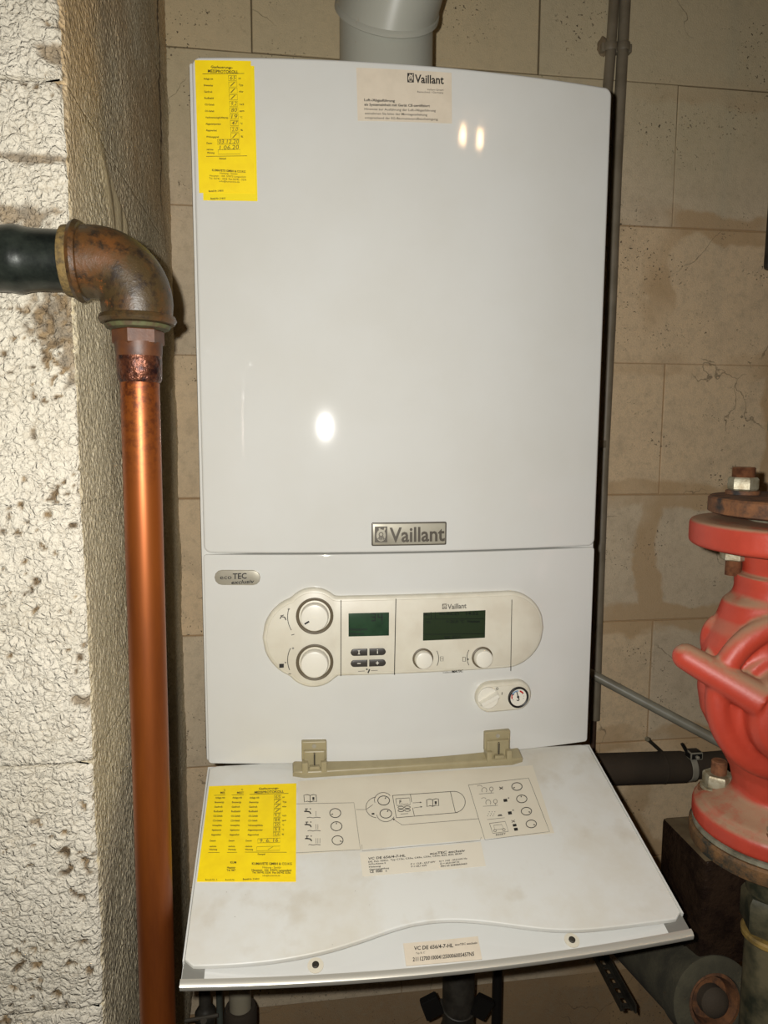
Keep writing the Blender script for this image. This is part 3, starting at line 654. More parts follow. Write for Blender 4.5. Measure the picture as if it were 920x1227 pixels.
bm, o, n, s = disc_on(584, 835.6, 12.6, [(1, 0), (1, .003), (.94, .0038), (0, .0040)], None, '', None, HS+.0006)
th = math.radians(28); u = Vector((math.cos(th), 0, math.sin(th))); v_ = Vector((-u.z, 0, u.x))
pts = [(-.95, -.16), (.95, -.16), (.95, .16), (-.95, .16)]
base = [bm.verts.new(o+n*.0035+u*p*s+v_*q_*s*1.5) for p, q_ in pts]; top = [bm.verts.new(o+n*.0115+u*p*s*.9+v_*q_*s) for p, q_ in pts]
for i in range(4): bm.faces.new((base[i], base[(i+1) % 4], top[(i+1) % 4], top[i]))
bm.faces.new(top); obj('rotary_switch', bm, 'knob', sp_)
bm, o, n, s = disc_on(620.5, 835.2, 12, [(1, 0), (1, .0022), (.93, .003), (.82, .0022), (.82, .001), (0, .001)], None, '', None, HS+.0006); g_ = obj('gauge', bm, 'black', sp_)
bm, o, n, s = disc_on(620.5, 835.2, 9.7, [(1, .0008), (1, .0015), (0, .0015)], None, '', None, HS+.0006); obj('gauge_face', bm, 'knob', sp_)
k = Ink(Fp, front, HS+.0026); gx, gy = 620.7, 835.2
k.circle(gx, gy, 7.6, 7.6, 1.4, 160, 200, 1, 6); k.circle(gx, gy, 7.4, 7.4, 1.8, 285, 325, 1, 6); k.circle(gx, gy, 7.2, 7.2, 1.6, 205, 270, 2, 8)
for a_ in range(150, 400, 25): k.line([(gx+6*math.cos(math.radians(a_)), gy+6*math.sin(math.radians(a_))), (gx+7.6*math.cos(math.radians(a_)), gy+7.6*math.sin(math.radians(a_)))], .35)
k.line([(gx-1.5, gy-6), (gx, gy), (gx+1, gy+3)], 1.2); k.disc(gx, gy, 1.5, 1.5); k.circle(gx-.2, gy+3, 1.4, 1.4, 1.0, -60, 170, 0, 8); k.line([(gx-8, gy-4), (gx-5, gy-2.6)], 1.4)
k.text('0', 594.2, 827, 597, 826.8, 3.6); k.line([(601.6, 829.4), (601.2, 832.6)], .8); k.done('gauge_print', ['ink', 'redmark', 'bluemark'], sp_)

# --- fold-down flap
WX = 17
wave_px = [(216, 1157.5), (250, 1157), (285, 1155.5), (330, 1151), (365, 1145), (400, 1137), (440, 1124), (475, 1111), (505, 1104), (530, 1101.5), (560, 1101.5), (600, 1106), (635, 1111), (665, 1114), (700, 1114), (740, 1110), (780, 1105), (822, 1099.5)]
wave = [Gp(x, y) for x, y in wave_px]
def wv(u):
    for a, b in zip(wave, wave[1:]):
        if u <= b[0]: t_ = max(0, (u-a[0])/(b[0]-a[0])); t_ = t_; return a[1]+(b[1]-a[1])*t_
    return wave[-1][1]
def wvs(u): return sum(wv(min(max(u+d, -.2395), .2395)) for d in (-.012, -.006, 0, .006, .012))/5
def mp_flap_neg(u, v, h): return flap(u, v, h)
def tray(d):
    xs, lo_, hi_ = [], [], []; N = 60
    for i in range(N+1):
        u = -.2385+d+(.477-2*d)*i/N; e = min(u+.2385-d, .2385-d-u); c_ = .006; cut = c_-math.sqrt(max(0, c_*c_-(c_-e)**2)) if e < c_ else 0
        xs.append(u); lo_.append(wvs(u)-d-cut); hi_.append(.0012+d+cut*.6)
    return xs, hi_, lo_
bm = bmesh.new(); slab(bm, tray, flap, -.0045, 0, .0012, 0, 3); fl = obj('flap_inner_sheet', bm, 'sheet', B, ang=50, label='dusty white inner sheet of the open flap')
# outer shell, bowed downwards in the middle, with a lip around it
def bow(u): return -.0036 - .0165*(1-(u/W)**2)
def shell_map(u, v, h):
    s = min(1, max(0, v/FL)); return flap(u, v, bow(u)*(.25+.75*s)+h - .0003)
bm = bmesh.new(); N, Mv = 36, 8; grids = []
for h in (0, -.003):
    grids.append([[bm.verts.new(shell_map(-.24+.48*i/N, .001+(FL-.001)*j/Mv, h)) for i in range(N+1)] for j in range(Mv+1)])
for g, s in zip(grids, (1, -1)):
    for j in range(Mv):
        for i in range(N): bm.faces.new((g[j][i], g[j][i+1], g[j+1][i+1], g[j+1][i]))
A, Bt = grids
def ringv(g): return g[0][:] + [g[j][N] for j in range(1, Mv+1)] + g[Mv][::-1][1:] + [g[j][0] for j in range(Mv-1, 0, -1)]
ra, rb = ringv(A), ringv(Bt)
for i in range(len(ra)): j = (i+1) % len(ra); bm.faces.new((ra[i], ra[j], rb[j], rb[i]))
obj('flap_shell', bm, 'enamel', B, ang=50, label='bowed white outer shell of the flap')
# side walls of the flap
for s in (-1, 1):
    bm = bmesh.new(); u0 = s*.2402; u1 = s*.2386; L = [[], [], [], []]
    for j in range(9):
        v_ = .004+(wvs(s*.235)-.008)*j/8
        for q_, (u_, h_) in enumerate(((u0, .0012), (u1, .0012), (u1, -.006), (u0, -.009))): L[q_].append(bm.verts.new(flap(u_, v_, h_)))
    for q_ in range(4):
        for j in range(8): bm.faces.new((L[q_][j], L[q_][j+1], L[(q_+1) % 4][j+1], L[(q_+1) % 4][j]))
    for j in (0, 8): bm.faces.new([L[q_][j] for q_ in range(4)])
    obj('flap_side_rim', bm, 'enamel', B)
# metal trim: front bar + flat corner pieces
bm = bmesh.new(); N = 40; rings = []
prof = [(0.0, .0012), (.0035, .0012), (.0062, -.0005), (.0068, -.0045), (.0050, -.0075), (0.0, -.0085)]
for i in range(N+1):
    u = -.2405+.481*i/N; b_ = bow(u)+.0012; rings.append([bm.verts.new(flap(u, FL-.004+dv, b_+dh)) for dv, dh in prof])
for p, q_ in zip(rings, rings[1:]):
    for i in range(len(prof)): j = (i+1) % len(prof); bm.faces.new((p[i], q_[i], q_[j], p[j]))
bm.faces.new(rings[0]); bm.faces.new(rings[-1]); obj('front_trim_bar', bm, 'aluminium', B, ang=40, label='brushed metal bar along the flap front edge')
for xs_ in ((-.2395, -.2205), (.2190, .2395)):
    bm = bmesh.new(); n_ = 6; rows = []
    for h in (.0002, .0012):
        rows.append([[bm.verts.new(shell_map(xs_[0]+(xs_[1]-xs_[0])*i/n_, v_, h)) for i in range(n_+1)] for v_ in (min(wvs(xs_[0]), wvs(xs_[1]))-.010, FL-.003)])
    for r_ in rows:
        for i in range(n_): bm.faces.new((r_[0][i], r_[0][i+1], r_[1][i+1], r_[1][i]))
    A_, B_ = rows[0][0]+rows[0][1][::-1], rows[1][0]+rows[1][1][::-1]
    for i in range(len(A_)): j = (i+1) % len(A_); bm.faces.new((A_[i], A_[j], B_[j], B_[i]))
    obj('corner_trim', bm, 'aluminium_flat', B, label='grey metal corner of the flap')
def Hs(px_, py_, h=0):
    """pixel -> (u,v) on the bowed shell"""
    hh = -.01
    for _ in range(10):
        u, v = Gp(px_, py_, hh); hh = bow(u)*(.25+.75*min(1, max(0, v/FL)))+h
    return u, v
for (sx, sy) in ((378, 1157), (685, 1127)):
    u, v = Hs(sx, sy); o = shell_map(u, v, .0003); bm = bmesh.new(); lathe(bm, [(.0074, 0), (.0074, .0006), (.0001, .0008)], o, FN, 24, True, 0); obj('screw_washer', bm, 'film', B)
    bm = bmesh.new(); lathe(bm, [(.0032, .0008), (.0032, .0018), (.0024, .0022), (.0024, .0012), (.0001, .0012)], o, FN, 16, True, 0); obj('screw', bm, 'darkgrey', B)
ss = label('serial_sticker', [(483, 1130.2), (572.5, 1121.5), (577.5, 1148.8), (486.5, 1156.8)], Hs, shell_map, 'beigelabel', .0012, 6, .0005, 'cream serial number sticker on the flap lip')
k = Ink(Hs, shell_map, .0016)
k.text('VC DE 656/4-7-HL', 496, 1138.2, 543, 1134.6, 4.4, True, .0); k.text('ecoTEC exclusiv', 545, 1132.8, 572, 1130.6, 2.4, True)
k.text('Typ B, C', 498, 1143, 509, 1142, 2.2); k.text('21112700100041250006005457N5', 494.5, 1151.6, 568, 1144.8, 4.6, True); k.done('printed_text', ['ink'], ss)
# instruction film (cream printed area) on the tray
fm = label('instruction_film', [(357, 936), (638, 917), (664, 998), (357, 1024)], Gp, flap, 'film', .0002, 4, 0, 'cream instruction film with line drawings')
ysf = label('yellow_sticker', [(250.5, 942), (355, 938.5), (354.5, 1056), (235.8, 1056)], Gp, flap, 'yellow', .0008, 4, .0001, 'wide yellow measurement record stickers on the flap')
k = Ink(Gp, flap, .0010)
k.text('Gasfeuerungs-', 310, 946.2, 334, 945.3, 2.4, True); k.text('MESSPROTOKOLL', 305, 950.8, 340, 949.6, 2.8, True); k.line([(299, 951.8), (345.5, 950.6)], .5)
k.text('MES', 264, 951, 269.5, 951, 2.4, True); k.line([(256.5, 953), (270, 952.6)], .45); k.text('MEST', 284, 951, 292, 951, 2.4, True); k.line([(277.5, 952.6), (292, 952.2)], .45); k.text('G', 268, 947.6, 270, 947.6, 2); k.text('G', 289, 947, 291, 947, 2)
w2 = [11.5, 11, 10, 10.5, 11, 11, 18, 18, 13.5]
for i in range(9):
    y = 956.8+i*5.45+i*i*.012; sl = i*1.0
    for x0, mx in ((258-i*.62, 11.5), (278.4-i*.42, 11.5), (299-i*.32, 99)):
        k.text(names[i if i < 7 else i], x0, y, x0+min(w2[i], mx), y-.2, 2.1, True)
    bx = 328.6-i*.14; k.line([(bx, y-4), (bx+8.2, y-4.2), (bx+8, y+.6), (bx-.2, y+.8)], .36, 0, True); k.text(['65', '/', '/', '/', '9,2', '84', '20', '51', '2,6'][i], bx+1, y-.2, bx+7, y-.4, 3.4, False, .1, 1)
    if units[i]: k.text(units[i], 338.4-i*.1, y-.5, 338.4-i*.1+(5 if len(units[i]) > 2 else 2.6), y-.6, 1.9, True)
for x0, dx in ((251.5, -.6), (274, -.6), (294.5, -.6)):
    k.text('Datum', x0, 1008.4, x0+7, 1008.2, 2, True); k.text('nächste', x0-.5, 1015, x0+7.5, 1014.8, 1.8, True); k.text('Wartung', x0-1, 1018.8, x0+8.5, 1018.6, 2, True)
k.line([(309, 1005), (336, 1004.2), (335.6, 1009.2), (308.4, 1010)], .36, 0, True); k.text('9. 6. 16', 311, 1009.4, 333, 1008.6, 4.2, False, .1, 1)
k.line([(307.8, 1014.5), (335.6, 1013.8), (335, 1018.8), (307.2, 1019.4)], .36, 0, True); k.line([(321, 1018), (327, 1014.6)], .5, 1)
k.line([(249.4, 1021.6), (263, 1021.4)], .45); k.line([(272, 1021.4), (284, 1021.2)], .45); k.line([(293.5, 1021), (343.5, 1021.2)], .5); k.text('Stempel', 308.6, 1024.4, 317.5, 1024.4, 2.1, True)
k.text('KUMAVETE GMBH & CO.KG', 301.8, 1036.2, 349.6, 1036.4, 2.9, True); k.text('Heizung - Sanitär', 314.5, 1040.4, 337, 1040.6, 2.4); k.text('Hauptstr. 104  57072 Langenfeld', 301.5, 1043.6, 349, 1044, 2.3, True)
k.text('Tel. 06742 3236  Fax 06742 3236', 302, 1046.4, 348, 1046.8, 2.3, True); k.text('info@kumavete.de', 314.5, 1050, 335.5, 1050, 2)
k.text('KUM', 276, 1034.6, 283, 1034.6, 2.6, True); k.text('Hauptstr', 272, 1040.6, 282, 1040.6, 2.4, True); k.text('Tel. 067', 271.5, 1043.8, 282, 1043.8, 2.4, True)
k.text('Bestell-Nr. 3', 246, 1055, 260, 1055, 2); k.text('Bestell-Nr.', 270, 1055, 281.5, 1055, 2); k.text('Bestell-Nr. 314010', 291, 1054.4, 310.5, 1054, 2, True)
k.done('printed_text', ['ink', 'penink'], ysf)
# drawings on the film
k = Ink(Gp, flap, .0004)
def book(x, y, w, h, sk=0):
    q = lambda a, b: (x+w*a, y+h*b-sk*a)
    k.line([q(.5, .12), q(.25, 0), q(0, .1), q(.04, 1), q(.28, .88), q(.5, 1), q(.75, .86), q(1, .96), q(.97, .06), q(.75, 0), q(.5, .12), q(.5, 1)], .8)
    k.poly([q(.66, .35), q(.82, .33), q(.84, .7), q(.68, .72)])
book(364, 952, 15.2, 9, 0)
k.line([(355, 963.2), (424, 961.8), (431.8, 1018), (355, 1021.8)], .45, 1); k.line([(426.5, 970), (438.5, 970)], .45, 1)
k.line([(433.5, 1012), (434, 1019.6), (575, 1007.2), (576.5, 1003)], .4, 1)
def dial(cx, cy, rx, ry, ang): k.circle(cx, cy, rx, ry, .9); a_ = math.radians(ang); k.line([(cx+rx*.45*math.cos(a_), cy+ry*.45*math.sin(a_)), (cx+rx*.8*math.cos(a_), cy+ry*.8*math.sin(a_))], 1.1)
def tap(x, y): k.line([(x, y), (x+3.5, y), (x+6.5, y+.6), (x+8, y+3)], 1.5); k.line([(x+2.4, y-.4), (x+2.4, y-3)], 1.0); k.line([(x+1, y-3), (x+4.4, y-3)], .9); k.disc(x+7.4, y-3, .8, .8, 1)
for i, (cy, an) in enumerate(((974.2, 155), (990, 270), (1006.8, 20))):
    dial(401.6+i*1.4, cy, 6.6, 5.4, an); tap(364.4+i*.5, cy-2); k.line([(367.5+i, cy+5.6), (371, cy+5), (375, cy+5.8), (379, cy+5), (384, cy+5.5)], .8, 1); 
    for j in range(i+1): k.line([(378.4+j*2.4, cy+3.6), (378.4+j*2.4, cy-2.4)], .5, 1)
# the panel drawing
k.line([(470, 953.2), (543, 948.2)], .6); k.line([(474.5, 979.8), (548, 973.6)], .6)
k.circle(543.5, 961, 13.8, 12.8, .6, -92, 78); k.line([(539.5, 948.4), (545.5, 973.6)], .6); k.line([(470.2, 953), (474.8, 979.6)], .6); k.line([(491.6, 951.8), (493, 961)], .6); k.line([(494.2, 968), (496.4, 977.6)], .6)
k.circle(459, 958.6, 10.4, 9, .6, 160, 325); k.circle(462, 975.5, 10.6, 9, .6, 20, 175); k.circle(452, 967.4, 13.6, 12.4, .6, 95, 262)
dial(459.6, 959.2, 7.0, 5.5, -60); dial(462.2, 974.8, 7.0, 5.4, -60); k.line([(438.5, 970), (446.8, 964)], .5); k.poly([(445.2, 974.2), (448.4, 974), (448.6, 976), (445.4, 976.2)])
k.line([(474, 957), (490.4, 956), (491.6, 964), (475.2, 965.2)], .6, 0, True); k.text('F.', 478.5, 963, 482, 962.8, 4.4, True); k.text('....', 483.5, 963.2, 489, 962.8, 3)
for yy in (967.6, 971.2):
    for x0 in (476.8, 484.6): k.circle(x0+3.4, yy-(x0-476)*.05, 3.5, 1.4, .7)
k.line([(480, 975.4), (489, 974.8)], .5); k.line([(494.5, 962), (503, 961.4)], .45); k.line([(495.5, 968), (504, 966.8)], .45)
k.poly([(503, 960.6), (505.6, 961.3), (503, 962.3)]); k.poly([(503.6, 965.8), (506, 966.6), (503.8, 967.8)]); book(511, 957.6, 14.6, 9, .8)
k.poly([(470.2, 980.6), (473.2, 981), (471.4, 983.2)]); k.line([(471, 981.5), (481.6, 988.4), (573, 981)], .5, 1)
# right table
k.line([(561.2, 940.5), (633.2, 932.2), (658.4, 996.4), (581, 1006.4)], .5, 1, True)
for i, (cx, cy, an) in enumerate(((619.2, 942.4, 150), (625, 957.2, 260), (630.6, 972, 20), (636.4, 987.2, 20))): dial(cx, cy, 6.2, 4.6, an)
for i, (x, y) in enumerate(((577.6, 948.4), (582.4, 963.2))):
    k.circle(x+2.5, y-1.5, 3, 3.2, .6, 140, 400, 1); k.circle(x+11, y-3, 2.2, 2.4, .6, 0, 360, 1); k.line([(x-3.8, y+3), (x+14, y+1.6)], .45, 1); k.circle(x-3, y-6, 2.6, 1.4, .5, 180, 380, 1); k.line([(x+11, y-.8), (x+11, y+1.8)], .5, 1)
for j in range(9): k.disc(584+j*1.1, 977.5-(j % 3)*2.4, .5, .5, 1)
k.line([(583.5, 982), (604.5, 979.8)], .45, 1); k.poly([(596, 978.2), (597, 976), (600.6, 975.6), (602, 977.6)], 1)
k.line([(598, 943), (602.6, 945.6)], .9, 0); k.line([(602.4, 942.6), (598.4, 946)], .9, 0); k.poly([(602.8, 957.6), (607.2, 957), (608, 960.4), (603.6, 961)]); k.poly([(608.2, 972.6), (612.6, 972), (613.4, 975.6), (609, 976.2)]); k.disc(609.2, 956.2, .9, .8, 1); k.disc(614.6, 970.8, .9, .8, 1)
k.line([(612.6, 983), (617, 985)], .8, 1); k.line([(616.6, 982.4), (613, 985.6)], .8, 1); k.poly([(614, 987.6), (618.4, 987), (619, 990), (614.6, 990.6)]); k.poly([(615.4, 992.2), (619.8, 991.6), (620.6, 995), (616.2, 995.6)])
k.line([(586.4, 986.6), (605.2, 984.2), (609, 996.2), (590.4, 998.6)], .6, 1, True); k.line([(591.5, 989), (601, 987.8), (603.2, 993), (592.6, 994.2)], .5, 1, True); k.circle(593, 995.3, 1.6, 1.4, .6, 0, 360, 1); k.circle(603.6, 994, 1.6, 1.4, .6, 0, 360, 1); k.text('RESET', 594, 1001.4, 606, 999.8, 2.0, True, 0, 1)
k.done('line_drawings', ['ink', 'greyink'], fm)
tp = label('type_sticker', [(431, 1021.5), (576, 1008.6), (582, 1037.4), (434.4, 1050.2)], Gp, flap, 'palelabel', .0006, 4, .0003, 'pale rating sticker in the middle of the flap')
k = Ink(Gp, flap, .0009)
k.text('VC DE 656/4-7-HL', 441, 1030.2, 486, 1026.4, 2.8, True); k.text('ecoTEC exclusiv', 515, 1024.2, 557, 1020.4, 2.8, True)
k.text('DE, Kat. II2ELL  Typ C13x, C33x, C43x, C53x, C63x, B23, B33, B53P', 441.2, 1033.6, 553.5, 1023.6, 1.8, True); k.text('NOx-Klasse 5', 441.8, 1036.4, 462, 1034.8, 1.7, True); k.text('Heizung', 442, 1039.6, 456, 1038.6, 1.7, True)
k.text('Gasartumstellung', 442.4, 1042.6, 466, 1040.8, 1.7, True); k.text('P = 13,8 - 63,7 kW', 492, 1036.4, 521.5, 1033.4, 1.9, True); k.text('P = 60,1 kW', 492.6, 1039.4, 511.5, 1037.6, 1.9, True)
k.text('Q = 14,0 - 65,0 kW Hs', 526, 1033, 559.5, 1029.4, 1.9, True); k.text('Q = 60,0 kW Hi', 527, 1036, 550, 1033.6, 1.9, True); k.text('PIN 63 0085BR0460', 528, 1039, 559.5, 1035.6, 1.8, True); k.text('CE  0085   c', 443, 1046, 463.5, 1044.4, 3.2, True)
k.done('printed_text', ['ink'], tp)
# hinge bar and hinges
def bar(d):
    xs, lo_, hi_ = [], [], []
    a = Gp(350.5, 917, .003); b = Gp(621.5, 900, .003); N = 20; r0 = .004; e0 = Gp(351, 931, .003)[1]; e1 = Gp(621, 914, .003)[1]
    for i in range(N+1):
        u = a[0]+d+(b[0]-a[0]-2*d)*i/N; e = min(u-a[0], b[0]-u); c_ = r0-math.sqrt(max(0, r0*r0-(r0-min(e, r0))**2))
        t_ = (u-a[0])/(b[0]-a[0]); xs.append(u); lo_.append(.002+d+c_); hi_.append((1-t_)*e0+t_*e1-d-c_)
    return xs, lo_, hi_
bm = bmesh.new(); slab(bm, bar, flap, .0001, .0085, .0035, 0, 4); obj('hinge_bar', bm, 'hinge', B, ang=50, label='beige plastic bar across the flap hinge line')
for x0, x1, y0 in ((361.5, 391.5, 888.5), (580.5, 611, 876.5)):
    yb = y0+24; a = Fp(x0, yb, .006); b = Fp(x1, yb, .006); zt_ = Fp((x0+x1)/2, y0, .006)[1]; bm = bmesh.new(); xm = (a[0]+b[0])/2; wd2 = (b[0]-a[0])/2
    Y0 = surfY(xm)
    slab(bm, rrect(a[0], b[0], .006, zt_, .0015, 4, 3), front, -.001, .006, .0014)
    slab(bm, rrect(a[0]+.002, b[0]-.002, -.001, zt_-.010, .0015, 4, 3), front, -.001, .010, .002)
    for s in (-1, 1): box(bm, (xm+s*wd2*.75-.0035, Y0-.016, -.004), (xm+s*wd2*.75+.0035, Y0+.002, .009), .0012)
    box(bm, (xm-.0012, Y0-.0125, -.006), (xm+.0012, Y0-.006, zt_-.012), .0004, 1)
    box(bm, (xm-.006, Y0-.0165, .000), (xm+.006, Y0-.010, .004), .001)
    lathe(bm, [(.0026, 0), (.0026, .0008), (.0014, .0008), (.0001, .0004)], front(xm, zt_-.0055, .006), (0, -1, 0), 14, mi=2)
    obj('hinge', bm, ['hinge', 'slot', 'silver'], B, ang=40)

# ================================================================== FLUE
FLU = thing('flue_pipe', 'grey painted flue pipe with elbow rising from the boiler top', 'flue', (-.004, .17, .796))
bm = bmesh.new(); lathe(bm, [(.0635, .0), (.0625, .004), (.0625, .150)], (-.004, .17, .7965), (0, 0, 1), 48); obj('straight_pipe', bm, 'flue', FLU)
def skew_rings(bm, spec, seg=56, closed=False):
    rs = [[bm.verts.new(Vector((x+r*math.cos(2*math.pi*i/seg), y+r*math.sin(2*math.pi*i/seg), z+k_*r*math.sin(2*math.pi*i/seg)))) for i in range(seg)] for x, y, z, r, k_ in spec]
    for p, q_ in zip(rs, rs[1:]):
        for i in range(seg): bm.faces.new((p[i], p[(i+1) % seg], q_[(i+1) % seg], q_[i]))
bm = bmesh.new(); skew_rings(bm, [(-.004+.0035*i, .168-.010*i, .958+.013*i, .0672, .98-.01*i) for i in range(14)]); obj('elbow', bm, 'flue', FLU)
bm = bmesh.new(); skew_rings(bm, [(-.004, .168, .955, .0620, .98), (-.004, .168, .9535, .0672, .98), (-.004, .168, .955, .0692, .98), (-.003, .167, .961, .0692, .98), (-.003, .166, .963, .0670, .98)]); obj('elbow_hem', bm, 'flue', FLU)

# ================================================================== LEFT PIPES
YP = -.187; zh = .5405; XV = -.2685
LP = thing('steel_pipe', 'black steel pipe crossing the white pier into the brown elbow', 'pipe', (-.40, YP, zh)); 
xs_ = [-.85, -.372, -.366, -.361, -.356, -.352, -.345, -.318]; rs_ = [.0268, .0268, .0278, .0276, .0262, .0256, .0252, .0252]
bm = bmesh.new(); tube(bm, [(x, YP, zh) for x in xs_], rs_, 36); obj('pipe', bm, 'blackpipe', LP)
bm = bmesh.new(); lathe(bm, [(.0255, 0), (.0285, .001), (.0292, .004), (.0285, .008), (.0255, .009)], (-.3265, YP, zh), (1, 0, 0), 32, cap=False); obj('hemp_seal', bm, 'hemp', LP)
EL = thing('pipe_elbow', 'rusty brown iron elbow joining black pipe to copper pipe', 'elbow', (XV, YP, .49))
bend = .034; pts = [Vector((-.3175, YP, zh)), Vector((XV-bend, YP, zh))] + arc((XV-bend, YP, zh-bend), (0, 0, 1), (1, 0, 0), bend, 0, 90, 14) + [Vector((XV, YP, .4935))]
pts2 = pts; n = len(pts2); bm = bmesh.new(); tube(bm, pts2, [.0295]+[.0298]*(n-2)+[.0285], 40); obj('elbow_body', bm, 'rustelbow', EL)
bm = bmesh.new(); lathe(bm, [(.0265, 0), (.0322, .0008), (.0338, .004), (.0322, .0075), (.0290, .0085)], (-.3185, YP, zh), (1, 0, 0), 36, cap=False); obj('elbow_rim', bm, 'rustelbow', EL)
bm = bmesh.new(); lathe(bm, [(.0225, 0), (.0305, .0008), (.0325, .004), (.0310, .0075), (.0280, .0085)], (XV, YP, .489), (0, 0, 1), 36, cap=False); obj('elbow_rim', bm, 'rustelbow', EL)
bm = bmesh.new(); lathe(bm, [(.019, 0), (.026, .001), (.0275, .004), (.024, .006)], (XV, YP, .4845), (0, 0, 1), 32, cap=False); obj('thread_seal', bm, 'verdigris', EL)
CP = thing('copper_pipe', 'long vertical copper water pipe beside the boiler, burnt at its top joint', 'pipe', (XV, YP, -1.12))
bm = bmesh.new(); tube(bm, [(XV-.004, YP, -1.12), (XV-.004, YP, -.3), (XV-.002, YP, .1), (XV, YP, .47)], .0165, 40); obj('pipe', bm, 'copper', CP)
bm = bmesh.new(); lathe(bm, [(.0168, 0), (.0185, .003), (.0190, .018), (.0188, .024)], (XV, YP, .440), (0, 0, 1), 32, cap=False); obj('solder_joint', bm, 'solder', CP)
bm = bmesh.new(); lathe(bm, [(.0188, 0), (.0195, .003), (.0198, .012)], (XV, YP, .462), (0, 0, 1), 32, cap=False)
hexnut(bm, (XV, YP, .4715), (0, 0, 1), .0375, .0145, 0, .3); obj('copper_adapter', bm, 'adapter', CP)

# ================================================================== RIGHT: conduits and wall pipes
def conduit(name, lab, pxs, Y, r, mat, grp=None):
    P_ = [PY(x, y, Y) for x, y in pxs]; P_[0].y = P_[-1].y = Y; T = thing(name, lab, 'conduit', tuple(P_[-1]), grp)
    bm = bmesh.new(); d0 = (P_[0]-P_[1]).normalized(); P_ = [P_[0]+d0*.25]+P_; P_[0].z = min(P_[0].z, 1.42); tube(bm, P_, r, 20); obj('tube', bm, mat, T); return T, P_
YC = .4385
T1, P1 = conduit('wall_conduit', 'long grey conduit on the wall just right of the boiler', [(748.8, 0), (738.6, 200), (731, 390), (722.5, 560), (718, 690), (712.5, 862)], YC, .0098, 'conduit')
T2, P2 = conduit('wall_conduit', 'shorter grey conduit vanishing behind the boiler top right corner', [(735.5, 0), (731, 70), (727.5, 110), (712, 400)], YC, .0088, 'conduit')
for T, (x, y) in ((T1, (742, 57)), (T1, (719.5, 532)), (T2, (722.5, 57))):
    q = PY(x, y, YC); bm = bmesh.new()
    if y == 57 and T is T1: q = PY(746.4, 57, YC)
    if T is T2: q = PY(731.5, 57, YC)
    tube(bm, [(q.x, YC-.0112+.0, q.z-.008), (q.x, YC-.0112, q.z+.008)], .0006, 6) if False else None
    lathe(bm, [(.0112, -.007), (.0118, -.006), (.0118, .006), (.0112, .007)], q, (0, 0, 1), 20, cap=False)
    box(bm, (q.x-.0165, YC-.001, q.z-.007), (q.x-.010, .4497, q.z+.007), .001); box(bm, (q.x+.010, YC-.001, q.z-.007), (q.x+.0165, .4497, q.z+.007), .001); obj('clip', bm, 'conduit', T)
# mortar dabs round the upper clips
bm = bmesh.new(); q = PY(723, 56, .448); bmesh.ops.create_icosphere(bm, subdivisions=3, radius=1)
for v in bm.verts: v.co = Vector((q.x+v.co.x*(.011+.003*noise.noise(v.co*2)), .4485+v.co.y*.004, q.z+v.co.z*(.016+.006*noise.noise(v.co*2.5))))
obj('mortar_dab', bm, 'smear', bpy.data.objects['wall_back'])
# lower end: thin brown pipe continuing
q0, q1 = PY(711.5, 856, .440), PY(709, 930, .440); bm = bmesh.new(); tube(bm, [q0, q1], .0055, 14); o = obj('thin_pipe', bm, 'brownpipe'); tag(o, 'thin brown pipe stub continuing below the long grey conduit', 'pipe')
# diagonal grey pipe
a, b = PY(700, 803, .425), PY(858, 887, .30); bm = bmesh.new(); tube(bm, [a-(b-a)*.3, a, b, b+(b-a)*.35], .0092, 24)
o = obj('diagonal_pipe', bm, 'greypipe'); tag(o, 'light grey pipe sloping down from behind the boiler to the red pump', 'pipe')
# insulated horizontal pipe with clamp
IY = .34
IP = thing('insulated_pipe', 'dark foam-insulated pipe running level along the wall behind the red pump', 'pipe', tuple(PY(760, 921, IY)))
a = PY(715, 922, IY); b = PY(820, 918.5, IY); c_ = PY(905, 912, IY); bm = bmesh.new(); d = (b-a).normalized()
tube(bm, [a-d*.30, a, a.lerp(b, .72), b-d*.004, b], [.0285, .0285, .0285, .0282, .0270], 32); obj('foam_sleeve', bm, 'foam', IP)
bm = bmesh.new(); s_ = a.lerp(b, .72); lathe(bm, [(.0285, 0), (.0291, .0008), (.0291, .003), (.0285, .004)], s_, d, 32, cap=False); obj('sleeve_seam', bm, 'foam', IP)
bm = bmesh.new(); e_ = (c_-b).normalized(); tube(bm, [b-d*.002, b+e_*.01, c_, c_+e_*.25], .0235, 28); obj('foam_sleeve', bm, 'foam', IP)
q = b+e_*.0075; bm = bmesh.new(); lathe(bm, [(.0262, -.006), (.0272, -.005), (.0272, .005), (.0262, .006)], q, e_, 32, cap=False)
box(bm, (q.x-.012, q.y-.026, q.z+.024), (q.x+.012, q.y-.004, q.z+.038), .002, 1); lathe(bm, [(.0035, 0), (.0035, .004), (.002, .005)], (q.x, q.y-.026, q.z+.030), (0, -1, 0), 12, mi=0)
lathe(bm, [(.003, 0), (.003, .02)], (q.x-.012, q.y-.012, q.z+.034), (-.5, 0, .8), 8, mi=1); obj('pipe_clamp', bm, ['silver', 'black'], IP)
q = PY(776, 886, .33); q2 = PY(797, 905, IY+.02); bm = bmesh.new(); tube(bm, [q, q2, q2+(q2-q)*1.0], .0032, 10); o = obj('threaded_rod', bm, 'darkgrey', IP)
bm = bmesh.new(); lathe(bm, [(.003, 0), (.0048, .0), (.0048, .003), (.003, .003)], q, q-q2, 6); obj('rod_nut', bm, 'zinc', IP)
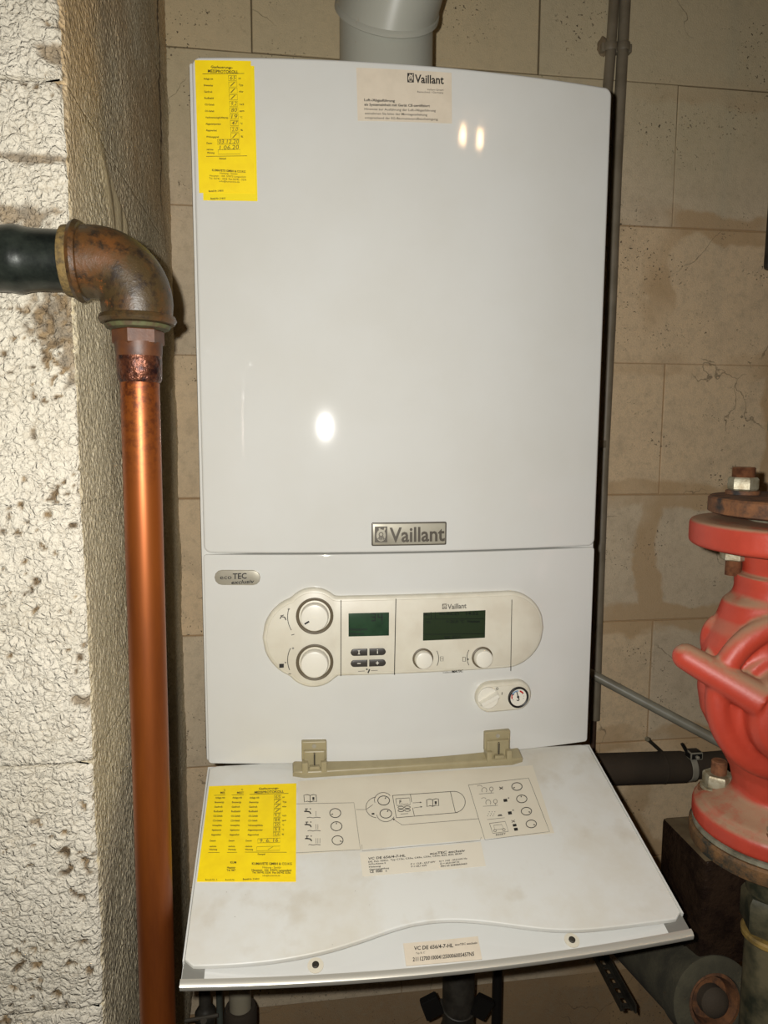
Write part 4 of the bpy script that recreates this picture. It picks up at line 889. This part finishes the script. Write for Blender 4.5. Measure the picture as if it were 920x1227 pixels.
# hanging bit at the right frame edge
bm = bmesh.new(); a = PY(919, 322, .30); tube(bm, [(a.x+.004, .30, a.z), (a.x+.004, .30, a.z+.004), (a.x+.012, .30, 1.419)], [.0075, .009, .009], 20); o = obj('hanging_conduit', bm, 'darkgrey'); tag(o, 'dark conduit hanging down at the far right edge', 'conduit')
bm = bmesh.new(); a = PY(921, 510, .449); box(bm, (a.x-.003, .440, a.z-.010), (a.x+.03, .4499, a.z+.010), .002); o = obj('wall_clip', bm, 'greypipe'); tag(o, 'small grey wall clip at the right edge above the red pump', 'clip')

# ================================================================== RED PUMP
AX = Vector((.369, -.186, 0))
PU = thing('circulation_pump', 'red cast-iron flanged pump body at the right edge', 'pump', (AX.x, AX.y, -.02))
bm = bmesh.new()
def L(prof, o=(0, 0, 0), n=(0, 0, 1), seg=40): lathe(bm, prof, AX+Vector(o), n, seg)
L([(.079, -.018), (.0825, -.015), (.0825, -.001), (.0795, .003), (.068, .005)])          # lower flange
L([(.078, -.002), (.074, .0075), (.060, .0125), (.046, .020), (.038, .036), (.036, .06)])   # hood
L([(.096, .283), (.100, .286), (.100, .306), (.0975, .3095), (.085, .3105)], seg=56)      # upper flange
# tall egg-shaped casing: rings (pixel row, left silhouette)
ring_in = []
for py_, lx in ((690, 890), (706, 890), (714, 887), (722, 874), (742, 868), (758, 858), (776, 850), (800, 846), (830, 843), (856, 847), (878, 858), (895, 866), (912, 877), (928, 885), (945, 888), (962, 892)):
    q = PY(lx, py_, AX.y); hw = AX.x-q.x; hd = min(hw, .050 if 735 < py_ < 920 else .044); ring_in.append((q.z, hw, hd))
rr = []
for z, hw, hd in ring_in:
    rr.append([bm.verts.new(Vector((AX.x+hw*math.copysign(abs(math.cos(a_))**.85, math.cos(a_)), AX.y+hd*math.copysign(abs(math.sin(a_))**.85, math.sin(a_)), z))) for a_ in [2*math.pi*i/48 for i in range(48)]])
for p_, q_ in zip(rr, rr[1:]):
    for i in range(48): bm.faces.new((p_[i], p_[(i+1) % 48], q_[(i+1) % 48], q_[i]))
bm.faces.new(rr[0]); bm.faces.new(rr[-1])
L([(.047, .21), (.0475, .262), (.052, .286)])    # upper neck
vc = PY(948, 852, AX.y-.045)-AX; nn = Vector((-.16, -1, 0)).normalized()
def ringxz(cx, cy, rp, Y, minor):
    c0 = PY(cx, cy, Y); rad = abs(PY(cx-rp, cy, Y).x-c0.x); a_, b_, _n = basis(nn)
    P_ = [c0+(a_*math.cos(2*math.pi*i/48)+b_*math.sin(2*math.pi*i/48)*1.06)*rad for i in range(49)]; tube(bm, P_, minor, 14, False)
ringxz(946, 836, 79, AX.y-.040, .0120)
lathe(bm, [(.030, -.04), (.050, 0), (.050, .020), (.045, .029), (.030, .034), (.01, .036)], AX+vc, nn, 48)
lathe(bm, [(.058, -.04), (.063, -.004), (.060, .004), (.040, .006)], AX+vc, nn, 48)
# boss plate over the arm
c0 = PD(873, 770, .745); bmesh.ops.create_icosphere(bm, subdivisions=3, radius=1, matrix=Matrix.Translation(c0) @ Matrix.Rotation(math.radians(-38), 4, 'Y') @ Matrix.Diagonal((.030, .014, .036, 1)))
# arm
A0, A1 = PD(822, 787, .705), PD(915, 842, .672)
bmesh.ops.create_icosphere(bm, subdivisions=3, radius=.0135, matrix=Matrix.Translation(A0)); tube(bm, [A0, A0.lerp(A1, .5), A1], [.0135, .0150, .017], 20)
tube(bm, [PD(842, 790, .728), PD(885, 808, .705)], [.012, .016], 16)
pb = obj('pump_body', bm, 'red', PU, label='dusty red cast body with two flanges')
md = pb.modifiers.new('r', 'REMESH'); md.mode = 'VOXEL'; md.voxel_size = .0021; md.use_smooth_shade = True
md = pb.modifiers.new('s', 'SMOOTH'); md.iterations = 5; md.factor = .5
def bolt(parent, p, items, name='bolt'):
    """items: list of (kind, z0, z1, size, mat) along z"""
    T = None
    for kind, z0, z1, s_, mt in items:
        bm = bmesh.new(); o = (p[0], p[1], z0)
        if kind == 'hex': hexnut(bm, o, (0, 0, 1), s_, z1-z0, 0, .35); nm = 'nut'
        elif kind == 'stud':
            nm = 'stud'; pr = []; z = 0; L_ = z1-z0; n_ = max(2, int(L_/.0009))
            for i in range(n_): pr += [(s_, L_*i/n_), (s_*.93, L_*(i+.5)/n_)]
            pr.append((s_*.9, L_)); lathe(bm, pr, o, (0, 0, 1), 20)
        else: nm = 'washer'; lathe(bm, [(s_, 0), (s_, (z1-z0)*.8), (s_*.97, z1-z0)], o, (0, 0, 1), 28)
        obj(nm, bm, mt, PU)
# top: rusty counter flange and bolts
bm = bmesh.new(); lathe(bm, [(.080, .317), (.083, .3185), (.083, .332), (.081, .334), (.074, .3345)], AX, (0, 0, 1), 56); obj('counter_flange', bm, 'rust', PU, label='rusty upper counter flange')
bm = bmesh.new(); lathe(bm, [(.0455, .31), (.0455, .318)], AX, (0, 0, 1), 40); obj('gasket', bm, 'gasket', PU)
qb = PD(889, 600, .755)
bolt(PU, (qb.x, qb.y), [('w', .3345, .3385, .017, 'rust'), ('hex', .3385, .3525, .026, 'zinc'), ('stud', .3525, .363, .0118, 'bolt')])
bolt(PU, (qb.x, qb.y), [('stud', .309, .3175, .008, 'bolt')]); 
q2 = PD(880, 656, .735)
bolt(PU, (q2.x, q2.y), [('w', .2775, .2825, .0155, 'zinc'), ('hex', .268, .2775, .024, 'zinc'), ('stud', .252, .268, .0082, 'bolt')])
bolt(PU, (AX.x+.044, AX.y-.044), [('w', .3345, .3385, .017, 'rust'), ('hex', .3385, .3525, .026, 'zinc'), ('stud', .3525, .363, .0118, 'bolt')])
bm = bmesh.new(); tube(bm, [(qb.x+.022, qb.y+.03, .335), (qb.x+.022, qb.y+.03, .352), (qb.x+.030, qb.y+.03, .353)], .006, 12); obj('vent_plug', bm, 'darkgrey', PU)
# pipe above the counter flange (out of frame to the right mostly)
bm = bmesh.new(); tube(bm, [AX+Vector((.012, 0, .334)), AX+Vector((.012, 0, 1.42))], .030, 28); obj('riser_pipe', bm, 'rust', PU)
# lower gasket, counter flange, nuts
bm = bmesh.new(); lathe(bm, [(.080, -.0235), (.0815, -.0225), (.0815, -.0185), (.079, -.018)], AX, (0, 0, 1), 56); obj('gasket', bm, 'gasket', PU)
bm = bmesh.new(); lathe(bm, [(.074, -.042), (.0835, -.040), (.0845, -.034), (.0845, -.026), (.0825, -.0235), (.05, -.0235)], AX, (0, 0, 1), 56); obj('counter_flange', bm, 'rust2', PU, label='rusty lower counter flange')
qn = PD(855, 942, .79)
for (x, y) in ((qn.x+.001, qn.y-.006), (AX.x-.030, AX.y-.056)):
    bolt(PU, (x, y), [('w', .004, .0085, .0205, 'bolt'), ('w', .0085, .0115, .0185, 'zinc'), ('hex', .0115, .0255, .0285, 'zinc'), ('stud', .0255, .040, .0082, 'bolt')])
# union below
UN = thing('pipe_union', 'dirty brass pipe union under the rusty flange of the red pump', 'fitting', (AX.x, AX.y, -.25))
bm = bmesh.new(); lathe(bm, [(.030, 0), (.033, -.012), (.029, -.028), (.026, -.05)], AX+Vector((.002, 0, -.0425)), (0, 0, 1), 32); obj('upper_collar', bm, 'brass', UN)
bm = bmesh.new(); hexnut(bm, AX+Vector((.004, 0, -.135)), (0, 0, 1), .056, .040, 0, .2); obj('union_nut', bm, 'brass', UN)
bm = bmesh.new(); lathe(bm, [(.028, 0), (.0300, .002), (.0300, .006), (.028, .008)], AX+Vector((.004, 0, -.146)), (0, 0, 1), 32); obj('seal_ring', bm, 'brassring', UN)
bm = bmesh.new(); tube(bm, [AX+Vector((.004, 0, -.144)), AX+Vector((.004, 0, -.40)), AX+Vector((.004, 0, -1.119))], .0255, 28); obj('lower_pipe', bm, 'brass', UN)
# dark steel box behind
bm = bmesh.new(); SX = .352
box(bm, (SX, -.094, -.255), (.66, .006, -.1145), .0065); bm.faces.ensure_lookup_table()
for f in bm.faces:
    if f.normal.z > .7: f.material_index = 1
SB = thing('steel_bracket_box', 'dark rusty box-shaped steel bracket behind the pump flange', 'bracket', (.43, -.05, -1.12)); obj('box_section', bm, ['darksteel', 'dustysteel'], SB)
bm = bmesh.new(); hexnut(bm, (SX, -.035, -.215), (-1, 0, 0), .020, .008); lathe(bm, [(.006, .008), (.006, .018)], (SX, -.035, -.215), (-1, 0, 0), 14); obj('side_bolt', bm, 'bolt', SB)
bm = bmesh.new(); box(bm, (.60, -.08, -1.119), (.66, -.01, -.255), .003); obj('post', bm, 'darksteel', SB)
# big insulated pipe
BG = thing('large_insulated_pipe', 'thick dark grey foam-wrapped pipe with a torn open end below the flap', 'pipe', tuple(PD(800, 1150, .93)))
A_, B_ = PD(762, 1112, 1.06), PD(858, 1203, .86); d = (B_-A_).normalized(); R_ = .051
bm = bmesh.new(); tube(bm, [A_-d*.35, A_, B_-d*.035], R_, 44); obj('foam_wrap', bm, 'foamdust', BG)
bm = bmesh.new(); lathe(bm, [(R_, -.036), (R_+.003, -.034), (R_+.003, -.002), (R_, 0), (R_-.016, 0), (R_-.018, -.03), (.02, -.032)], B_, d, 44, cap=False); obj('end_cuff', bm, 'foamdust', BG)
bm = bmesh.new(); lathe(bm, [(.034, -.03), (.034, -.004), (.030, -.003), (.026, -.012), (.0262, -.02), (.001, -.02)], B_, d, 32, cap=False); obj('rusty_pipe_end', bm, 'rust', BG)
bm = bmesh.new(); lathe(bm, [(.018, 0), (.018, .014), (.013, .020), (.006, .022)], B_-d*.022+Vector((.004, 0, -.004)), d, 18); obj('end_plug', bm, 'foam', BG)
bm = bmesh.new(); a, b = PD(770, 1150, 1.22), PD(835, 1240, 1.12); tube(bm, [a-(b-a)*.5, b+(b-a)*1.0], .011, 16); o = obj('brown_tube', bm, 'brownpipe'); tag(o, 'thin brown tube slanting below the thick foam-wrapped pipe', 'pipe')  # brown tube added in place of brownish parallel slats

# ================================================================== UNDER THE BOILER
# punched mounting channel
a, b = PY(716, 1140, .26), PY(752, 1207, .12); d = (b-a).normalized(); u, v_, _ = basis(d)
CH = thing('punched_channel', 'short dark punched steel channel slanting below the flap', 'bracket', tuple(b)); bm = bmesh.new()
ux = Vector((1, 0, 0)); ux = (ux-d*ux.dot(d)).normalized(); uz = ux.cross(d)*-1
if uz.z < 0: uz = -uz
def obox(bm, o, e1, e2, e3, mi=0):
    vs = [bm.verts.new(o+e1*i+e2*j+e3*k_) for i in (0, 1) for j in (0, 1) for k_ in (0, 1)]
    for f in ((0, 1, 3, 2), (4, 6, 7, 5), (0, 4, 5, 1), (2, 3, 7, 6), (0, 2, 6, 4), (1, 5, 7, 3)): bm.faces.new([vs[i] for i in f]).material_index = mi
Lc = (b-a).length; a2 = a-d*.1; Lc += .1
for s in (-1, 1): obox(bm, a2+ux*(s*.0105-.0012)-uz*.006, ux*.0024, d*(Lc+ (.006 if s > 0 else 0)), uz*.014)
nseg = int(Lc/.024)
obox(bm, a2-ux*.0105-uz*.006, ux*.0055, d*Lc, uz*.002); obox(bm, a2+ux*.005-uz*.006, ux*.0055, d*Lc, uz*.002)
for i in range(nseg): obox(bm, a2-ux*.006-uz*.006+d*(.024*i+.010), ux*.012, d*.010, uz*.002)
obj('channel_rail', bm, 'darkgrey', CH)
# left grey connection with clip and insulated pipe
P_ = PY(288, 1210, .22); PI = thing('pipe_connection', 'grey pipe stub in a dark clamp cup under the boiler, second fitting from the left', 'pipe', (P_.x, P_.y, -1.12))
bm = bmesh.new(); tube(bm, [(P_.x, P_.y, P_.z+.001), (P_.x, P_.y, 0.0)], .0175, 28); obj('pipe_stub', bm, 'greybody', PI)
bm = bmesh.new(); lathe(bm, [(.0245, -.6), (.0245, -.03), (.026, -.022), (.026, .0), (.0235, .006), (.0185, .0065), (.0178, 0)], P_, (0, 0, 1), 32, cap=False); obj('foam_cup', bm, 'foam', PI)
Q_ = PY(246, 1218, .24); VA = thing('drain_valve', 'small dark drain valve under the boiler left corner', 'valve', (Q_.x, Q_.y, Q_.z-.06)); bm = bmesh.new()
lathe(bm, [(.010, -.3), (.010, -.02), (.014, -.018), (.0165, -.004), (.0165, .008), (.012, .016), (.0095, .02), (.0095, .05)], Q_, (0, 0, 1), 24); obj('valve_body', bm, 'darkgrey', VA)
bm = bmesh.new(); tube(bm, [(Q_.x, Q_.y, Q_.z+.045), (Q_.x, Q_.y, -.42), (Q_.x, Q_.y+.02, -.39), (Q_.x, .449, -.37)], .008, 14); obj('valve_pipe', bm, 'brownpipe', VA)
bm = bmesh.new(); tube(bm, [Q_+Vector((-.03, -.016, .010)), Q_+Vector((.022, -.016, .014))], .003, 10); tube(bm, [Q_+Vector((0, -.012, -.006)), Q_+Vector((0, -.022, .012))], .005, 12); obj('valve_handle', bm, 'pewter', VA)
bm = bmesh.new(); hexnut(bm, Q_+Vector((.010, -.012, -.012)), (.4, -1, 0), .014, .010); obj('side_cap', bm, 'brass', VA)
q = PY(263, 1200, .27); bm = bmesh.new(); tube(bm, [(-.19, .27, 0), (-.19, .27, -.25), (q.x, .27, -.40), (q.x, .27, -1.11)], .0055, 14); o = obj('grey_hose', bm, 'teal'); tag(o, 'thin grey hose between the drain valve and the grey stub', 'hose')
# centre siphon with black tabs
S_ = PY(549, 1205, .22); SI = thing('condensate_pipe', 'dark grey drain pipe with black wing tabs under the boiler middle', 'pipe', (S_.x, S_.y, -1.12))
bm = bmesh.new(); lathe(bm, [(.030, -.62), (.030, -.03), (.026, -.018), (.0265, .0), (.0268, .07), (.024, .075), (.024, .40)], (S_.x, S_.y, S_.z-.012), (0, 0, 1), 32); obj('drain_pipe', bm, 'darkgrey', SI)
lr = bmesh.new(); tube(lr, arc((S_.x, S_.y, S_.z+.004), (1, 0, 0), (0, -.95, -.3), .0285, -20, 200, 14), .0022, 8); obj('rim_bead', lr, 'darkgrey', SI)
for s, q in ((-1, PY(517, 1208, .20)), (1, PY(577, 1208, .20))):
    bm = bmesh.new(); w_ = .017; th = math.radians(-28*s); ca, sa = math.cos(th), math.sin(th)
    c4 = [(-w_, -.016), (w_*.8, -.019), (w_, .016), (-w_*.7, .018)]; f0 = [bm.verts.new(Vector((q.x+x*ca-z*sa, q.y-.003, q.z+x*sa+z*ca))) for x, z in c4]; f1 = [bm.verts.new(v.co+Vector((0, .014, 0))) for v in f0]
    bm.faces.new(f0); bm.faces.new(f1)
    for i in range(4): bm.faces.new((f0[i], f0[(i+1) % 4], f1[(i+1) % 4], f1[i]))
    bmesh.ops.bevel(bm, geom=bm.edges[:], offset=.0015, segments=2, affect='EDGES'); obj('wing_tab', bm, 'black', SI)
q = PY(595, 1200, .28); bm = bmesh.new(); tube(bm, [(q.x, .28, .003), (q.x, .28, -1.115)], .0088, 16); o = obj('black_pipe', bm, 'black'); tag(o, 'thin black vertical pipe right of the drain pipe under the boiler', 'pipe')

# ================================================================== CEILING LAMP (behind the camera, mirrored in the door)
LMP = thing('ceiling_lamp', 'small twin-bulb ceiling lamp behind the camera', 'lamp', (.63, -1.58, 1.42))
bm = bmesh.new(); box(bm, (.54, -1.61, 1.402), (.72, -1.55, 1.4199), .004); obj('lamp_base', bm, 'silver', LMP)
em = bpy.data.materials.new('warm_bulb'); em.use_nodes = True; b_ = em.node_tree.nodes['Principled BSDF']; b_.inputs['Emission Color'].default_value = (1, .62, .32, 1); b_.inputs['Emission Strength'].default_value = 60; MAT['bulb'] = em
for x in (.575, .685):
    bm = bmesh.new(); lathe(bm, [(.010, 0), (.012, -.012), (.017, -.02), (.018, -.034), (.013, -.046), (.002, -.05)], (x, -1.58, 1.402), (0, 0, 1), 20); obj('bulb', bm, 'bulb', LMP)
